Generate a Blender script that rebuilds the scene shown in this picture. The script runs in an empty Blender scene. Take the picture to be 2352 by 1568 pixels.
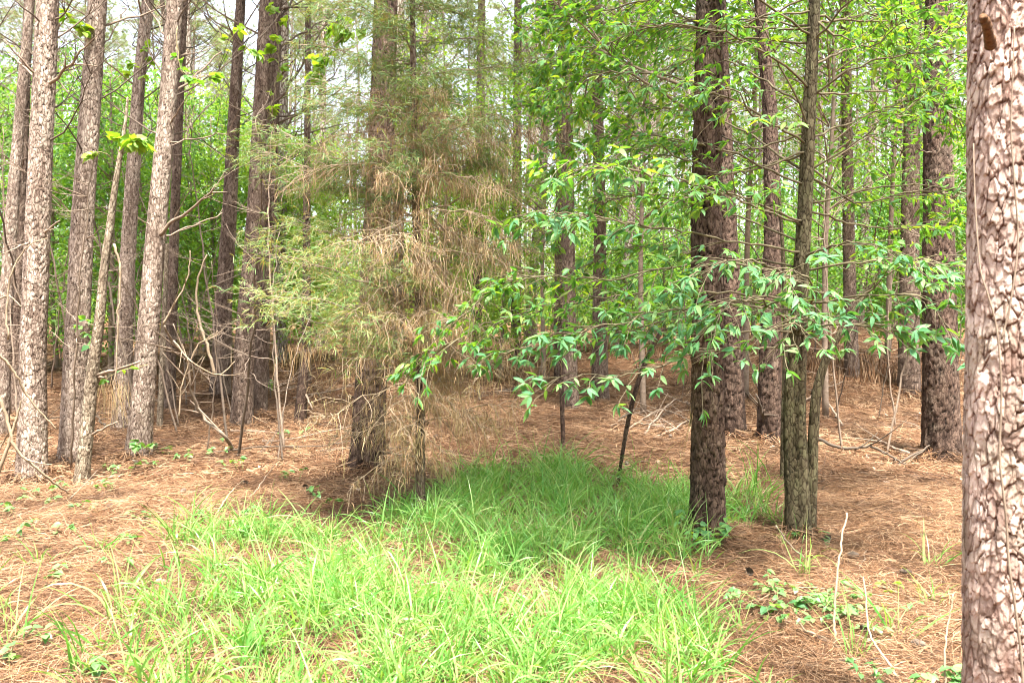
import bpy, math
import numpy as np

R = np.random.default_rng(7)
sc = bpy.context.scene
COL = sc.collection
rad = math.radians

# ------------------------------------------------------------------ camera model (used to turn positions read off the photo into metres)
FPX, CX, CY = 1960.0, 1176.0, 784.0
CAM = np.array([0.0, 0.0, 1.6])
PITCH = math.atan(84 / FPX)
FWD = np.array([0, math.cos(PITCH), -math.sin(PITCH)])
UPV = np.array([0, math.sin(PITCH), math.cos(PITCH)])

_tab = np.random.default_rng(99).random((256, 256))


def vnoise(x, y):
    x = np.asarray(x, float); y = np.asarray(y, float)
    ix = np.floor(x).astype(int); iy = np.floor(y).astype(int)
    fx = x - ix; fy = y - iy
    fx = fx * fx * (3 - 2 * fx); fy = fy * fy * (3 - 2 * fy)
    g = lambda a, b: _tab[a % 256, b % 256]
    return (g(ix, iy) * (1 - fx) + g(ix + 1, iy) * fx) * (1 - fy) + (g(ix, iy + 1) * (1 - fx) + g(ix + 1, iy + 1) * fx) * fy


def gh(x, y):
    """height of the forest floor"""
    x = np.asarray(x, float); y = np.asarray(y, float)
    h = 0.03 * np.clip(y - 9, 0, 32)
    h = h + 0.90 * np.exp(-((x - 6.2) / 2.6) ** 2 - ((y - 15.5) / 3.2) ** 2)
    h = h + 0.42 * np.exp(-((x - 2.0) / 3.0) ** 2 - ((y - 18) / 2.5) ** 2)
    h = h + 0.30 * np.exp(-((x + 6.5) / 3.0) ** 2 - ((y - 17) / 2.5) ** 2)
    h = h + 0.10 * (vnoise(x * 0.7 + 11, y * 0.7 + 5) - 0.5) + 0.05 * (vnoise(x * 2.3, y * 2.3) - 0.5) + 0.02 * (vnoise(x * 7, y * 7) - 0.5)
    return h


def ray(xv, yv):
    return FWD + (xv - CX) / FPX * np.array([1.0, 0, 0]) - (yv - CY) / FPX * UPV


def P(xv, yv, D):
    d = ray(xv, yv)
    return CAM + d * (D / d[1])


def G(xv, yv, dz=0.0):
    d = ray(xv, yv); t = 2.0
    while t < 120:
        p = CAM + d * t
        if p[2] < gh(p[0], p[1]):
            break
        t += 0.02
    return np.array([p[0], p[1], float(gh(p[0], p[1])) + dz])


def proj(p):
    v = np.atleast_2d(p) - CAM
    dep = v @ FWD
    return CX + FPX * v[:, 0] / dep, CY - FPX * (v @ UPV) / dep, dep


# ------------------------------------------------------------------ mesh helpers
class Geo:
    def __init__(s):
        s.v = []; s.q = []; s.t = []; s.n = 0

    def add(s, v, quads=None, tris=None):
        v = np.asarray(v, np.float32).reshape(-1, 3)
        s.v.append(v)
        if quads is not None and len(quads): s.q.append(np.asarray(quads, np.int64).reshape(-1, 4) + s.n)
        if tris is not None and len(tris): s.t.append(np.asarray(tris, np.int64).reshape(-1, 3) + s.n)
        s.n += len(v)
        return s

    def mesh(s, name, mat, smooth=True, attrs=None, origin=None):
        me = bpy.data.meshes.new(name)
        v = np.concatenate(s.v) if s.v else np.zeros((0, 3), np.float32)
        if origin is not None: v = v - np.asarray(origin, np.float32)
        q = np.concatenate(s.q) if s.q else np.zeros((0, 4), np.int64)
        t = np.concatenate(s.t) if s.t else np.zeros((0, 3), np.int64)
        me.vertices.add(len(v)); me.vertices.foreach_set('co', v.ravel())
        me.loops.add(q.size + t.size)
        me.loops.foreach_set('vertex_index', np.concatenate([q.ravel(), t.ravel()]).astype(np.int32))
        me.polygons.add(len(q) + len(t))
        ls = np.concatenate([np.arange(len(q)) * 4, q.size + np.arange(len(t)) * 3]).astype(np.int32)
        me.polygons.foreach_set('loop_start', ls)
        me.polygons.foreach_set('use_smooth', np.full(len(ls), smooth))
        for k, a in (attrs or {}).items():
            at = me.attributes.new(k, 'FLOAT', 'POINT'); at.data.foreach_set('value', np.asarray(a, np.float32).ravel())
        me.materials.append(mat)
        me.update(calc_edges=True)
        return me

    def build(s, name, mat, parent=None, smooth=True, attrs=None, origin=None):
        me = s.mesh(name, mat, smooth, attrs, origin)
        o = bpy.data.objects.new(name, me); COL.objects.link(o)
        if parent is not None: o.parent = parent
        elif origin is not None: o.location = origin
        return o


def tag(o, label=None, cat=None, group=None, kind=None):
    if label: o['label'] = label
    if cat: o['category'] = cat
    if group: o['group'] = group
    if kind: o['kind'] = kind
    return o


def empty(name, loc, label=None, cat=None, group=None, kind=None):
    o = bpy.data.objects.new(name, None); COL.objects.link(o)
    o.location = loc; o.empty_display_size = 0.1
    return tag(o, label, cat, group, kind)


def norm(a):
    return a / np.maximum(np.linalg.norm(a, axis=-1, keepdims=True), 1e-9)


def smooth_path(pts, n):
    pts = np.asarray(pts, float)
    if len(pts) == 2:
        t = np.linspace(0, 1, n)[:, None]
        return pts[0] * (1 - t) + pts[1] * t
    p = np.vstack([2 * pts[0] - pts[1], pts, 2 * pts[-1] - pts[-2]])
    u = np.linspace(0, len(pts) - 1 - 1e-6, n)
    i = u.astype(int); f = (u - i)[:, None]
    a, b, c, d = p[i], p[i + 1], p[i + 2], p[i + 3]
    return 0.5 * (2 * b + (c - a) * f + (2 * a - 5 * b + 4 * c - d) * f ** 2 + (3 * b - a - 3 * c + d) * f ** 3)


def tube(geo, pts, r, n=6, cap=True):
    pts = np.asarray(pts, float); m = len(pts)
    r = np.broadcast_to(np.asarray(r, float), (m,))
    tan = norm(np.gradient(pts, axis=0))
    ref = np.array([0.0, 0, 1]) if abs(tan[0, 2]) < 0.9 else np.array([1.0, 0, 0])
    N = np.zeros((m, 3)); nv = np.cross(tan[0], ref)
    for i in range(m):
        nv = nv - tan[i] * (nv @ tan[i]); nv = nv / max(np.linalg.norm(nv), 1e-9); N[i] = nv
    B = np.cross(tan, N)
    a = np.arange(n) * 2 * math.pi / n
    v = pts[:, None, :] + r[:, None, None] * (np.cos(a)[None, :, None] * N[:, None, :] + np.sin(a)[None, :, None] * B[:, None, :])
    v = v.reshape(-1, 3)
    i = np.arange(m - 1)[:, None] * n; j = np.arange(n)[None, :]; k = (j + 1) % n
    q = np.stack([i + j, i + k, i + n + k, i + n + j], -1).reshape(-1, 4)
    tr = []
    if cap:
        v = np.vstack([v, pts[:1], pts[-1:]]); c0 = m * n; c1 = c0 + 1; b = (m - 1) * n
        for x in range(n):
            tr.append((c0, (x + 1) % n, x)); tr.append((c1, b + x, b + (x + 1) % n))
    geo.add(v, q, tr)


LT_NEAR = (np.array([(0, 0), (.33, 0), (.68, 0), (1, 0), (.28, .46), (.64, .40), (.28, -.46), (.64, -.40)]),
           [(1, 6, 7, 2), (1, 2, 5, 4)], [(0, 6, 1), (0, 1, 4), (2, 7, 3), (2, 3, 5)])
LT_BROAD = (np.array([(0, 0), (.3, 0), (.65, 0), (1, 0), (.22, .55), (.6, .45), (.22, -.55), (.6, -.45)]),
            [(1, 6, 7, 2), (1, 2, 5, 4)], [(0, 6, 1), (0, 1, 4), (2, 7, 3), (2, 3, 5)])
LT_FAR = (np.array([(0, 0), (.45, .5), (1, 0), (.5, -.5)]), [(0, 3, 2, 1)], [])


def leaves(geo, Pp, A, Nn, L, W, tpl=LT_NEAR, fold=0.18, droop=0.25):
    Pp = np.asarray(Pp, float); n = len(Pp)
    if n == 0: return
    A = norm(np.asarray(A, float)); S = norm(np.cross(A, Nn)); Nn = np.cross(S, A)
    L = np.broadcast_to(L, (n,)); W = np.broadcast_to(W, (n,))
    T, q, t = tpl; k = len(T)
    dr = droop * (0.4 + R.random(n) * 1.2); fo = fold * (0.3 + R.random(n) * 1.4)
    s = T[None, :, 0]; w = T[None, :, 1]
    c = fo[:, None] * np.abs(w) * W[:, None] - dr[:, None] * s ** 2 * L[:, None]
    v = (Pp[:, None, :] + A[:, None, :] * (s * L[:, None])[..., None] + S[:, None, :] * (w * W[:, None])[..., None] + Nn[:, None, :] * c[..., None])
    off = (np.arange(n) * k)[:, None, None]
    geo.add(v.reshape(-1, 3), (np.array(q)[None] + off).reshape(-1, 4), (np.array(t)[None] + off).reshape(-1, 3) if t else None)


def strips(geo, paths, W, side=None, taper=0.15):
    """paths (N,m,3): thin ribbons (blades, needles, strands)"""
    n, m, _ = paths.shape
    tan = norm(np.gradient(paths, axis=1))
    if side is None: side = norm(R.normal(size=(n, 1, 3)))
    S = norm(np.cross(tan, np.broadcast_to(side, tan.shape)))
    prof = np.interp(np.linspace(0, 1, m), [0, .35, 1], [.7, 1, taper])
    w = np.broadcast_to(np.asarray(W, float), (n,))[:, None] * prof[None] * .5
    v = np.stack([paths + S * w[..., None], paths - S * w[..., None]], 2).reshape(-1, 3)
    o = (np.arange(n) * 2 * m)[:, None] + (np.arange(m - 1) * 2)[None]
    q = np.stack([o, o + 1, o + 3, o + 2], -1).reshape(-1, 4)
    geo.add(v, q)


def rdir(n, zlo=-1, zhi=1):
    a = R.random(n) * 2 * math.pi; z = zlo + R.random(n) * (zhi - zlo)
    s = np.sqrt(np.maximum(0, 1 - z * z))
    return np.stack([s * np.cos(a), s * np.sin(a), z], 1)


# ------------------------------------------------------------------ materials
def new_mat(name):
    m = bpy.data.materials.new(name); m.use_nodes = True
    nt = m.node_tree
    for n in list(nt.nodes): nt.nodes.remove(n)
    out = nt.nodes.new('ShaderNodeOutputMaterial')
    return m, nt, out


def ramp(nt, src, stops, interp='LINEAR'):
    r = nt.nodes.new('ShaderNodeValToRGB'); e = r.color_ramp.elements
    r.color_ramp.interpolation = interp
    while len(e) < len(stops): e.new(0.5)
    for x, (p, c) in zip(e, stops): x.position = p; x.color = (*c, 1)
    nt.links.new(src, r.inputs[0])
    return r.outputs[0]


def leaf_mat(name, cols, tr=0.45, rough=0.45, spec=0.4, warm=(1.5, 1.25, .35)):
    m, nt, out = new_mat(name); L = nt.links.new
    g = nt.nodes.new('ShaderNodeNewGeometry')
    c = ramp(nt, g.outputs['Random Per Island'], [(i / max(1, len(cols) - 1), k) for i, k in enumerate(cols)])
    b = nt.nodes.new('ShaderNodeBsdfPrincipled'); b.inputs['Roughness'].default_value = rough
    b.inputs['Specular IOR Level'].default_value = spec
    L(c, b.inputs['Base Color'])
    t = nt.nodes.new('ShaderNodeBsdfTranslucent')
    mul = nt.nodes.new('ShaderNodeMix'); mul.data_type = 'RGBA'; mul.blend_type = 'MULTIPLY'; mul.inputs[0].default_value = 1
    L(c, mul.inputs[6]); mul.inputs[7].default_value = (*warm, 1)
    L(mul.outputs[2], t.inputs['Color'])
    mx = nt.nodes.new('ShaderNodeMixShader'); mx.inputs[0].default_value = tr
    L(b.outputs[0], mx.inputs[1]); L(t.outputs[0], mx.inputs[2]); L(mx.outputs[0], out.inputs[0])
    return m


def strand_mat(name, cols, rough=0.7, tr=0.0):
    return leaf_mat(name, cols, tr=tr, rough=rough, spec=0.25, warm=(1, 1, .8))


def bark_attr_mat(name, crack, lo, hi, lichen=(.42, .40, .33), lich=0.25, fine=42):
    """bark whose plates come from the mesh: attributes plate (0 crack and painted flake shadow .. 1 plate face) and tone (one value per plate)"""
    m, nt, out = new_mat(name); L = nt.links.new
    a = nt.nodes.new('ShaderNodeAttribute'); a.attribute_name = 'plate'
    t = nt.nodes.new('ShaderNodeAttribute'); t.attribute_name = 'tone'
    tc = nt.nodes.new('ShaderNodeTexCoord')
    mp = nt.nodes.new('ShaderNodeMapping'); mp.inputs['Scale'].default_value = (1, 1, .35); L(tc.outputs['Object'], mp.inputs[0])
    n = nt.nodes.new('ShaderNodeTexNoise'); n.inputs['Scale'].default_value = 55; n.inputs['Detail'].default_value = 6; n.inputs['Roughness'].default_value = .7; L(mp.outputs[0], n.inputs['Vector'])
    n2 = nt.nodes.new('ShaderNodeTexNoise'); n2.inputs['Scale'].default_value = 5; n2.inputs['Detail'].default_value = 5; L(tc.outputs['Object'], n2.inputs['Vector'])
    ad = nt.nodes.new('ShaderNodeMath'); ad.operation = 'MULTIPLY_ADD'; L(n.outputs[0], ad.inputs[0]); ad.inputs[1].default_value = .9
    L(t.outputs['Fac'], ad.inputs[2])
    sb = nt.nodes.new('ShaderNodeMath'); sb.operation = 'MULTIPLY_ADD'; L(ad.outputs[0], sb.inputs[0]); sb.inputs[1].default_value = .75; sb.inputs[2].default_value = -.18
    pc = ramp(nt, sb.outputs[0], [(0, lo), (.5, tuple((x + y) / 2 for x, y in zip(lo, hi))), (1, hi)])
    lm = nt.nodes.new('ShaderNodeMix'); lm.data_type = 'RGBA'
    lf = ramp(nt, n2.outputs[0], [(.5, (0, 0, 0)), (.68, (lich,) * 3)])
    L(lf, lm.inputs[0]); L(pc, lm.inputs[6]); lm.inputs[7].default_value = (*lichen, 1)
    mp3 = nt.nodes.new('ShaderNodeMapping'); mp3.inputs['Scale'].default_value = (9, 9, 1.1); L(tc.outputs['Object'], mp3.inputs[0])
    n3 = nt.nodes.new('ShaderNodeTexNoise'); n3.inputs['Scale'].default_value = 1; n3.inputs['Detail'].default_value = 5; L(mp3.outputs[0], n3.inputs['Vector'])
    st = ramp(nt, n3.outputs[0], [(.32, (.52, .47, .44)), (.52, (.95, .93, .92)), (.7, (1.15, 1.13, 1.1))])
    sm = nt.nodes.new('ShaderNodeMix'); sm.data_type = 'RGBA'; sm.blend_type = 'MULTIPLY'; sm.inputs[0].default_value = 1
    L(lm.outputs[2], sm.inputs[6]); L(st, sm.inputs[7]); lm = sm
    mx = nt.nodes.new('ShaderNodeMix'); mx.data_type = 'RGBA'
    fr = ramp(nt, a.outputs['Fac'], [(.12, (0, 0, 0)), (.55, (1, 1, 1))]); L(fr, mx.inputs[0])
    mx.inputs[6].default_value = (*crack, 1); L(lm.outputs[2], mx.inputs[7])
    b = nt.nodes.new('ShaderNodeBsdfPrincipled'); b.inputs['Roughness'].default_value = .85; b.inputs['Specular IOR Level'].default_value = .2
    # fine flaking inside the plates
    nd = nt.nodes.new('ShaderNodeTexNoise'); nd.inputs['Scale'].default_value = 26; nd.inputs['Detail'].default_value = 3; L(mp.outputs[0], nd.inputs['Vector'])
    va = nt.nodes.new('ShaderNodeVectorMath'); va.operation = 'MULTIPLY_ADD'; L(nd.outputs['Color'], va.inputs[0]); va.inputs[1].default_value = (.035, .035, .035); L(mp.outputs[0], va.inputs[2])
    vo = nt.nodes.new('ShaderNodeTexVoronoi'); vo.feature = 'DISTANCE_TO_EDGE'; vo.inputs['Scale'].default_value = fine; L(va.outputs[0], vo.inputs['Vector'])
    vc = nt.nodes.new('ShaderNodeTexVoronoi'); vc.inputs['Scale'].default_value = fine; L(va.outputs[0], vc.inputs['Vector'])
    ve = ramp(nt, vo.outputs['Distance'], [(.0, (.42, .36, .33)), (.10, (.86, .84, .83)), (.16, (1, 1, 1))])
    m1 = nt.nodes.new('ShaderNodeMix'); m1.data_type = 'RGBA'; m1.blend_type = 'MULTIPLY'; m1.inputs[0].default_value = 1
    L(mx.outputs[2], m1.inputs[6]); L(ve, m1.inputs[7])
    sx = nt.nodes.new('ShaderNodeSeparateColor'); L(vc.outputs['Color'], sx.inputs[0])
    vt = ramp(nt, sx.outputs[0], [(0, (.62, .56, .53)), (.5, (.98, .96, .95)), (1, (1.22, 1.2, 1.18))])
    m2 = nt.nodes.new('ShaderNodeMix'); m2.data_type = 'RGBA'; m2.blend_type = 'MULTIPLY'; m2.inputs[0].default_value = 1
    L(m1.outputs[2], m2.inputs[6]); L(vt, m2.inputs[7])
    L(m2.outputs[2], b.inputs['Base Color'])
    hs_ = nt.nodes.new('ShaderNodeMath'); hs_.operation = 'MULTIPLY_ADD'; L(ve, hs_.inputs[0]); hs_.inputs[1].default_value = .8; L(n.outputs[0], hs_.inputs[2])
    bp = nt.nodes.new('ShaderNodeBump'); bp.inputs['Strength'].default_value = .8; bp.inputs['Distance'].default_value = .007
    L(hs_.outputs[0], bp.inputs['Height']); L(bp.outputs[0], b.inputs['Normal'])
    L(b.outputs[0], out.inputs[0])
    return m


def bark_far_mat(name, crack, lo, hi, scale=22):
    m, nt, out = new_mat(name); L = nt.links.new
    tc = nt.nodes.new('ShaderNodeTexCoord')
    oi = nt.nodes.new('ShaderNodeObjectInfo')
    mp = nt.nodes.new('ShaderNodeMapping'); mp.inputs['Scale'].default_value = (1, 1, .4); L(tc.outputs['Object'], mp.inputs[0])
    v = nt.nodes.new('ShaderNodeTexVoronoi'); v.feature = 'DISTANCE_TO_EDGE'; v.inputs['Scale'].default_value = scale; L(mp.outputs[0], v.inputs['Vector'])
    n = nt.nodes.new('ShaderNodeTexNoise'); n.inputs['Scale'].default_value = 9; n.inputs['Detail'].default_value = 6; L(mp.outputs[0], n.inputs['Vector'])
    ad = nt.nodes.new('ShaderNodeMath'); ad.operation = 'MULTIPLY_ADD'; L(oi.outputs['Random'], ad.inputs[0]); ad.inputs[1].default_value = .5
    L(n.outputs[0], ad.inputs[2])
    pc = ramp(nt, ad.outputs[0], [(.35, lo), (1.0, hi)])
    fr = ramp(nt, v.outputs['Distance'], [(.02, (0, 0, 0)), (.16, (1, 1, 1))])
    mx = nt.nodes.new('ShaderNodeMix'); mx.data_type = 'RGBA'
    L(fr, mx.inputs[0]); mx.inputs[6].default_value = (*crack, 1); L(pc, mx.inputs[7])
    b = nt.nodes.new('ShaderNodeBsdfPrincipled'); b.inputs['Roughness'].default_value = .9; b.inputs['Specular IOR Level'].default_value = .15
    L(mx.outputs[2], b.inputs['Base Color'])
    bp = nt.nodes.new('ShaderNodeBump'); bp.inputs['Strength'].default_value = .7; bp.inputs['Distance'].default_value = .015
    L(fr, bp.inputs['Height']); L(bp.outputs[0], b.inputs['Normal'])
    L(b.outputs[0], out.inputs[0])
    return m


def wood_mat(name, lo, hi, scale=14):
    m, nt, out = new_mat(name); L = nt.links.new
    tc = nt.nodes.new('ShaderNodeTexCoord')
    n = nt.nodes.new('ShaderNodeTexNoise'); n.inputs['Scale'].default_value = scale; n.inputs['Detail'].default_value = 7; n.inputs['Roughness'].default_value = .7
    L(tc.outputs['Object'], n.inputs['Vector'])
    c = ramp(nt, n.outputs[0], [(.3, lo), (.7, hi)])
    b = nt.nodes.new('ShaderNodeBsdfPrincipled'); b.inputs['Roughness'].default_value = .85; b.inputs['Specular IOR Level'].default_value = .2
    L(c, b.inputs['Base Color'])
    bp = nt.nodes.new('ShaderNodeBump'); bp.inputs['Strength'].default_value = .5; bp.inputs['Distance'].default_value = .006
    L(n.outputs[0], bp.inputs['Height']); L(bp.outputs[0], b.inputs['Normal'])
    L(b.outputs[0], out.inputs[0])
    return m


def ground_mat():
    m, nt, out = new_mat('pine_straw_floor'); L = nt.links.new
    tc = nt.nodes.new('ShaderNodeTexCoord')
    n = nt.nodes.new('ShaderNodeTexNoise'); n.inputs['Scale'].default_value = 1.3; n.inputs['Detail'].default_value = 8; n.inputs['Roughness'].default_value = .65
    L(tc.outputs['Object'], n.inputs['Vector'])
    n2 = nt.nodes.new('ShaderNodeTexNoise'); n2.inputs['Scale'].default_value = 34; n2.inputs['Detail'].default_value = 6; n2.inputs['Roughness'].default_value = .75
    L(tc.outputs['Object'], n2.inputs['Vector'])
    a = nt.nodes.new('ShaderNodeMath'); a.operation = 'MULTIPLY_ADD'; L(n2.outputs[0], a.inputs[0]); a.inputs[1].default_value = .8
    L(n.outputs[0], a.inputs[2])
    c = ramp(nt, a.outputs[0], [(.55, (.045, .024, .014)), (.8, (.095, .049, .027)), (1.05, (.18, .095, .053))])
    b = nt.nodes.new('ShaderNodeBsdfPrincipled'); b.inputs['Roughness'].default_value = .95; b.inputs['Specular IOR Level'].default_value = .1
    L(c, b.inputs['Base Color'])
    bp = nt.nodes.new('ShaderNodeBump'); bp.inputs['Strength'].default_value = .9; bp.inputs['Distance'].default_value = .03
    L(n2.outputs[0], bp.inputs['Height']); L(bp.outputs[0], b.inputs['Normal'])
    L(b.outputs[0], out.inputs[0])
    return m


M = {}
M['ground'] = ground_mat()
M['straw'] = strand_mat('pine_straw', [(.060, .030, .018), (.125, .060, .027), (.20, .100, .047), (.26, .145, .074), (.38, .255, .155), (.10, .048, .022), (.07, .036, .021)], rough=.6)
nt = M['straw'].node_tree     # damp and weathered patches in the straw
_tc = nt.nodes.new('ShaderNodeTexCoord'); _n = nt.nodes.new('ShaderNodeTexNoise'); _n.inputs['Scale'].default_value = 1.1; _n.inputs['Detail'].default_value = 4
nt.links.new(_tc.outputs['Object'], _n.inputs['Vector'])
_r = ramp(nt, _n.outputs[0], [(.36, (.50, .47, .45)), (.52, (1, 1, 1)), (.68, (1.12, 1.14, 1.18))])
_m = nt.nodes.new('ShaderNodeMix'); _m.data_type = 'RGBA'; _m.blend_type = 'MULTIPLY'; _m.inputs[0].default_value = 1
_b = next(n for n in nt.nodes if n.type == 'BSDF_PRINCIPLED'); _src = _b.inputs['Base Color'].links[0].from_socket
nt.links.new(_src, _m.inputs[6]); nt.links.new(_r, _m.inputs[7]); nt.links.new(_m.outputs[2], _b.inputs['Base Color'])
M['tan'] = strand_mat('dead_cedar_straw', [(.20, .115, .055), (.36, .23, .12), (.45, .31, .18), (.30, .17, .08), (.52, .40, .26), (.30, .27, .11), (.38, .27, .15)], rough=.7, tr=.2)
M['grass'] = leaf_mat('grass_blade', [(.085, .26, .045), (.14, .35, .07), (.215, .42, .10), (.33, .50, .155), (.11, .31, .06), (.42, .46, .20)], tr=.42, rough=.38, spec=.5, warm=(1.25, 1.15, .4))
M['oak'] = leaf_mat('oak_leaf', [(.06, .17, .06), (.09, .23, .09), (.13, .28, .11), (.11, .26, .06), (.18, .32, .09), (.26, .34, .08)], tr=.52, rough=.45, spec=.4, warm=(1.7, 1.6, .25))
M['oak_low'] = leaf_mat('sky_sheen_oak_leaf', [(.055, .165, .07), (.075, .215, .095), (.11, .27, .12), (.095, .24, .08), (.18, .31, .12), (.13, .25, .07)], tr=.38, rough=.55, spec=.30, warm=(1.6, 1.5, .3))  # cooler green paints the sky's reflection into the near lower leaves
M['under'] = leaf_mat('understory_leaf', [(.06, .155, .035), (.085, .215, .045), (.13, .285, .06), (.20, .36, .08)], tr=.52, rough=.45, spec=.4, warm=(1.6, 1.4, .3))
M['under2'] = leaf_mat('yellow_green_leaf', [(.14, .28, .04), (.19, .36, .06), (.26, .40, .08), (.13, .26, .05)], tr=.55, rough=.45, spec=.4, warm=(1.5, 1.3, .3))
M['seed'] = leaf_mat('seedling_leaf', [(.08, .20, .06), (.12, .27, .085), (.18, .32, .09)], tr=.35, rough=.4, spec=.5)
M['cedar'] = leaf_mat('cedar_spray', [(.075, .15, .055), (.11, .20, .075), (.15, .24, .09), (.22, .26, .11), (.20, .15, .07)], tr=.3, rough=.6, spec=.2)
M['cedar_l'] = leaf_mat('young_cedar_spray', [(.12, .23, .085), (.17, .31, .12), (.24, .35, .13), (.34, .34, .16), (.36, .27, .14)], tr=.35, rough=.6, spec=.2)
M['needle'] = leaf_mat('pine_needle', [(.09, .15, .055), (.13, .20, .08), (.18, .24, .10), (.22, .24, .11)], tr=.35, rough=.5, spec=.3)
M['bark_pale'] = bark_attr_mat('pale_pine_bark', (.040, .026, .020), (.15, .110, .085), (.54, .465, .40))
M['bark_mid'] = bark_attr_mat('brown_pine_bark', (.038, .026, .020), (.085, .060, .046), (.30, .235, .19), lich=.15)
M['bark_dark'] = bark_attr_mat('dark_pine_bark', (.020, .013, .010), (.050, .032, .024), (.15, .103, .078), lichen=(.26, .24, .19), lich=.18)
M['bark_near'] = bark_attr_mat('near_pine_bark', (.17, .085, .062), (.30, .175, .135), (.78, .67, .61), lichen=(.55, .52, .42), lich=.45, fine=24)
M['bark_light'] = bark_attr_mat('flaky_light_bark', (.06, .045, .03), (.15, .12, .085), (.40, .35, .27), lich=.3)
M['bark_oak'] = bark_attr_mat('oak_bark', (.036, .032, .019), (.075, .064, .038), (.17, .15, .092), lichen=(.13, .15, .07), lich=.4)
M['bark_far'] = bark_far_mat('far_pine_bark', (.10, .065, .045), (.12, .092, .074), (.33, .285, .24))
M['limb'] = wood_mat('dead_limb', (.12, .085, .06), (.30, .23, .175))
M['limb_d'] = wood_mat('dark_limb', (.045, .034, .025), (.13, .10, .075))
M['stick'] = wood_mat('pale_stick', (.17, .125, .08), (.34, .26, .18), 30)
M['stub'] = wood_mat('broken_stub', (.040, .020, .011), (.17, .085, .040), 90)
M['limb_m'] = wood_mat('brown_limb', (.065, .048, .036), (.19, .145, .11))
M['oak_limb'] = wood_mat('oak_limb', (.060, .048, .030), (.20, .165, .10))
M['twig'] = wood_mat('green_twig', (.16, .13, .06), (.30, .26, .14))
M['dryleaf'] = strand_mat('dry_leaf', [(.30, .20, .13), (.42, .33, .26), (.22, .13, .07), (.48, .41, .34)], rough=.6)
M['stem'] = wood_mat('plant_stem', (.12, .14, .05), (.22, .24, .09))


# ------------------------------------------------------------------ bark-plated trunks
def cells(gu, gv, n, seed):
    """jittered cells on a cylinder: returns F2-F1, per-cell random value, offset from the cell's centre"""
    rs = np.random.default_rng(seed); T = rs.random((64, 512, 3))
    iu = np.floor(gu).astype(int); iv = np.floor(gv).astype(int)
    f1 = np.full(gu.shape, 9.0); f2 = np.full(gu.shape, 9.0); rid = np.zeros(gu.shape); dv1 = np.zeros(gu.shape)
    for a in (-1, 0, 1):
        for b in (-1, 0, 1):
            cu, cv = iu + a, iv + b
            h = T[(cu % n) % 64, cv % 512]
            du = gu - (cu + .1 + .8 * h[..., 0]); dv = gv - (cv + .1 + .8 * h[..., 1])
            d = np.sqrt(du * du + dv * dv)
            near = d < f1
            f2 = np.where(near, f1, np.minimum(f2, d))
            rid = np.where(near, h[..., 2], rid); dv1 = np.where(near, dv, dv1)
            f1 = np.where(near, d, f1)
    return f2 - f1, rid, dv1


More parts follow.
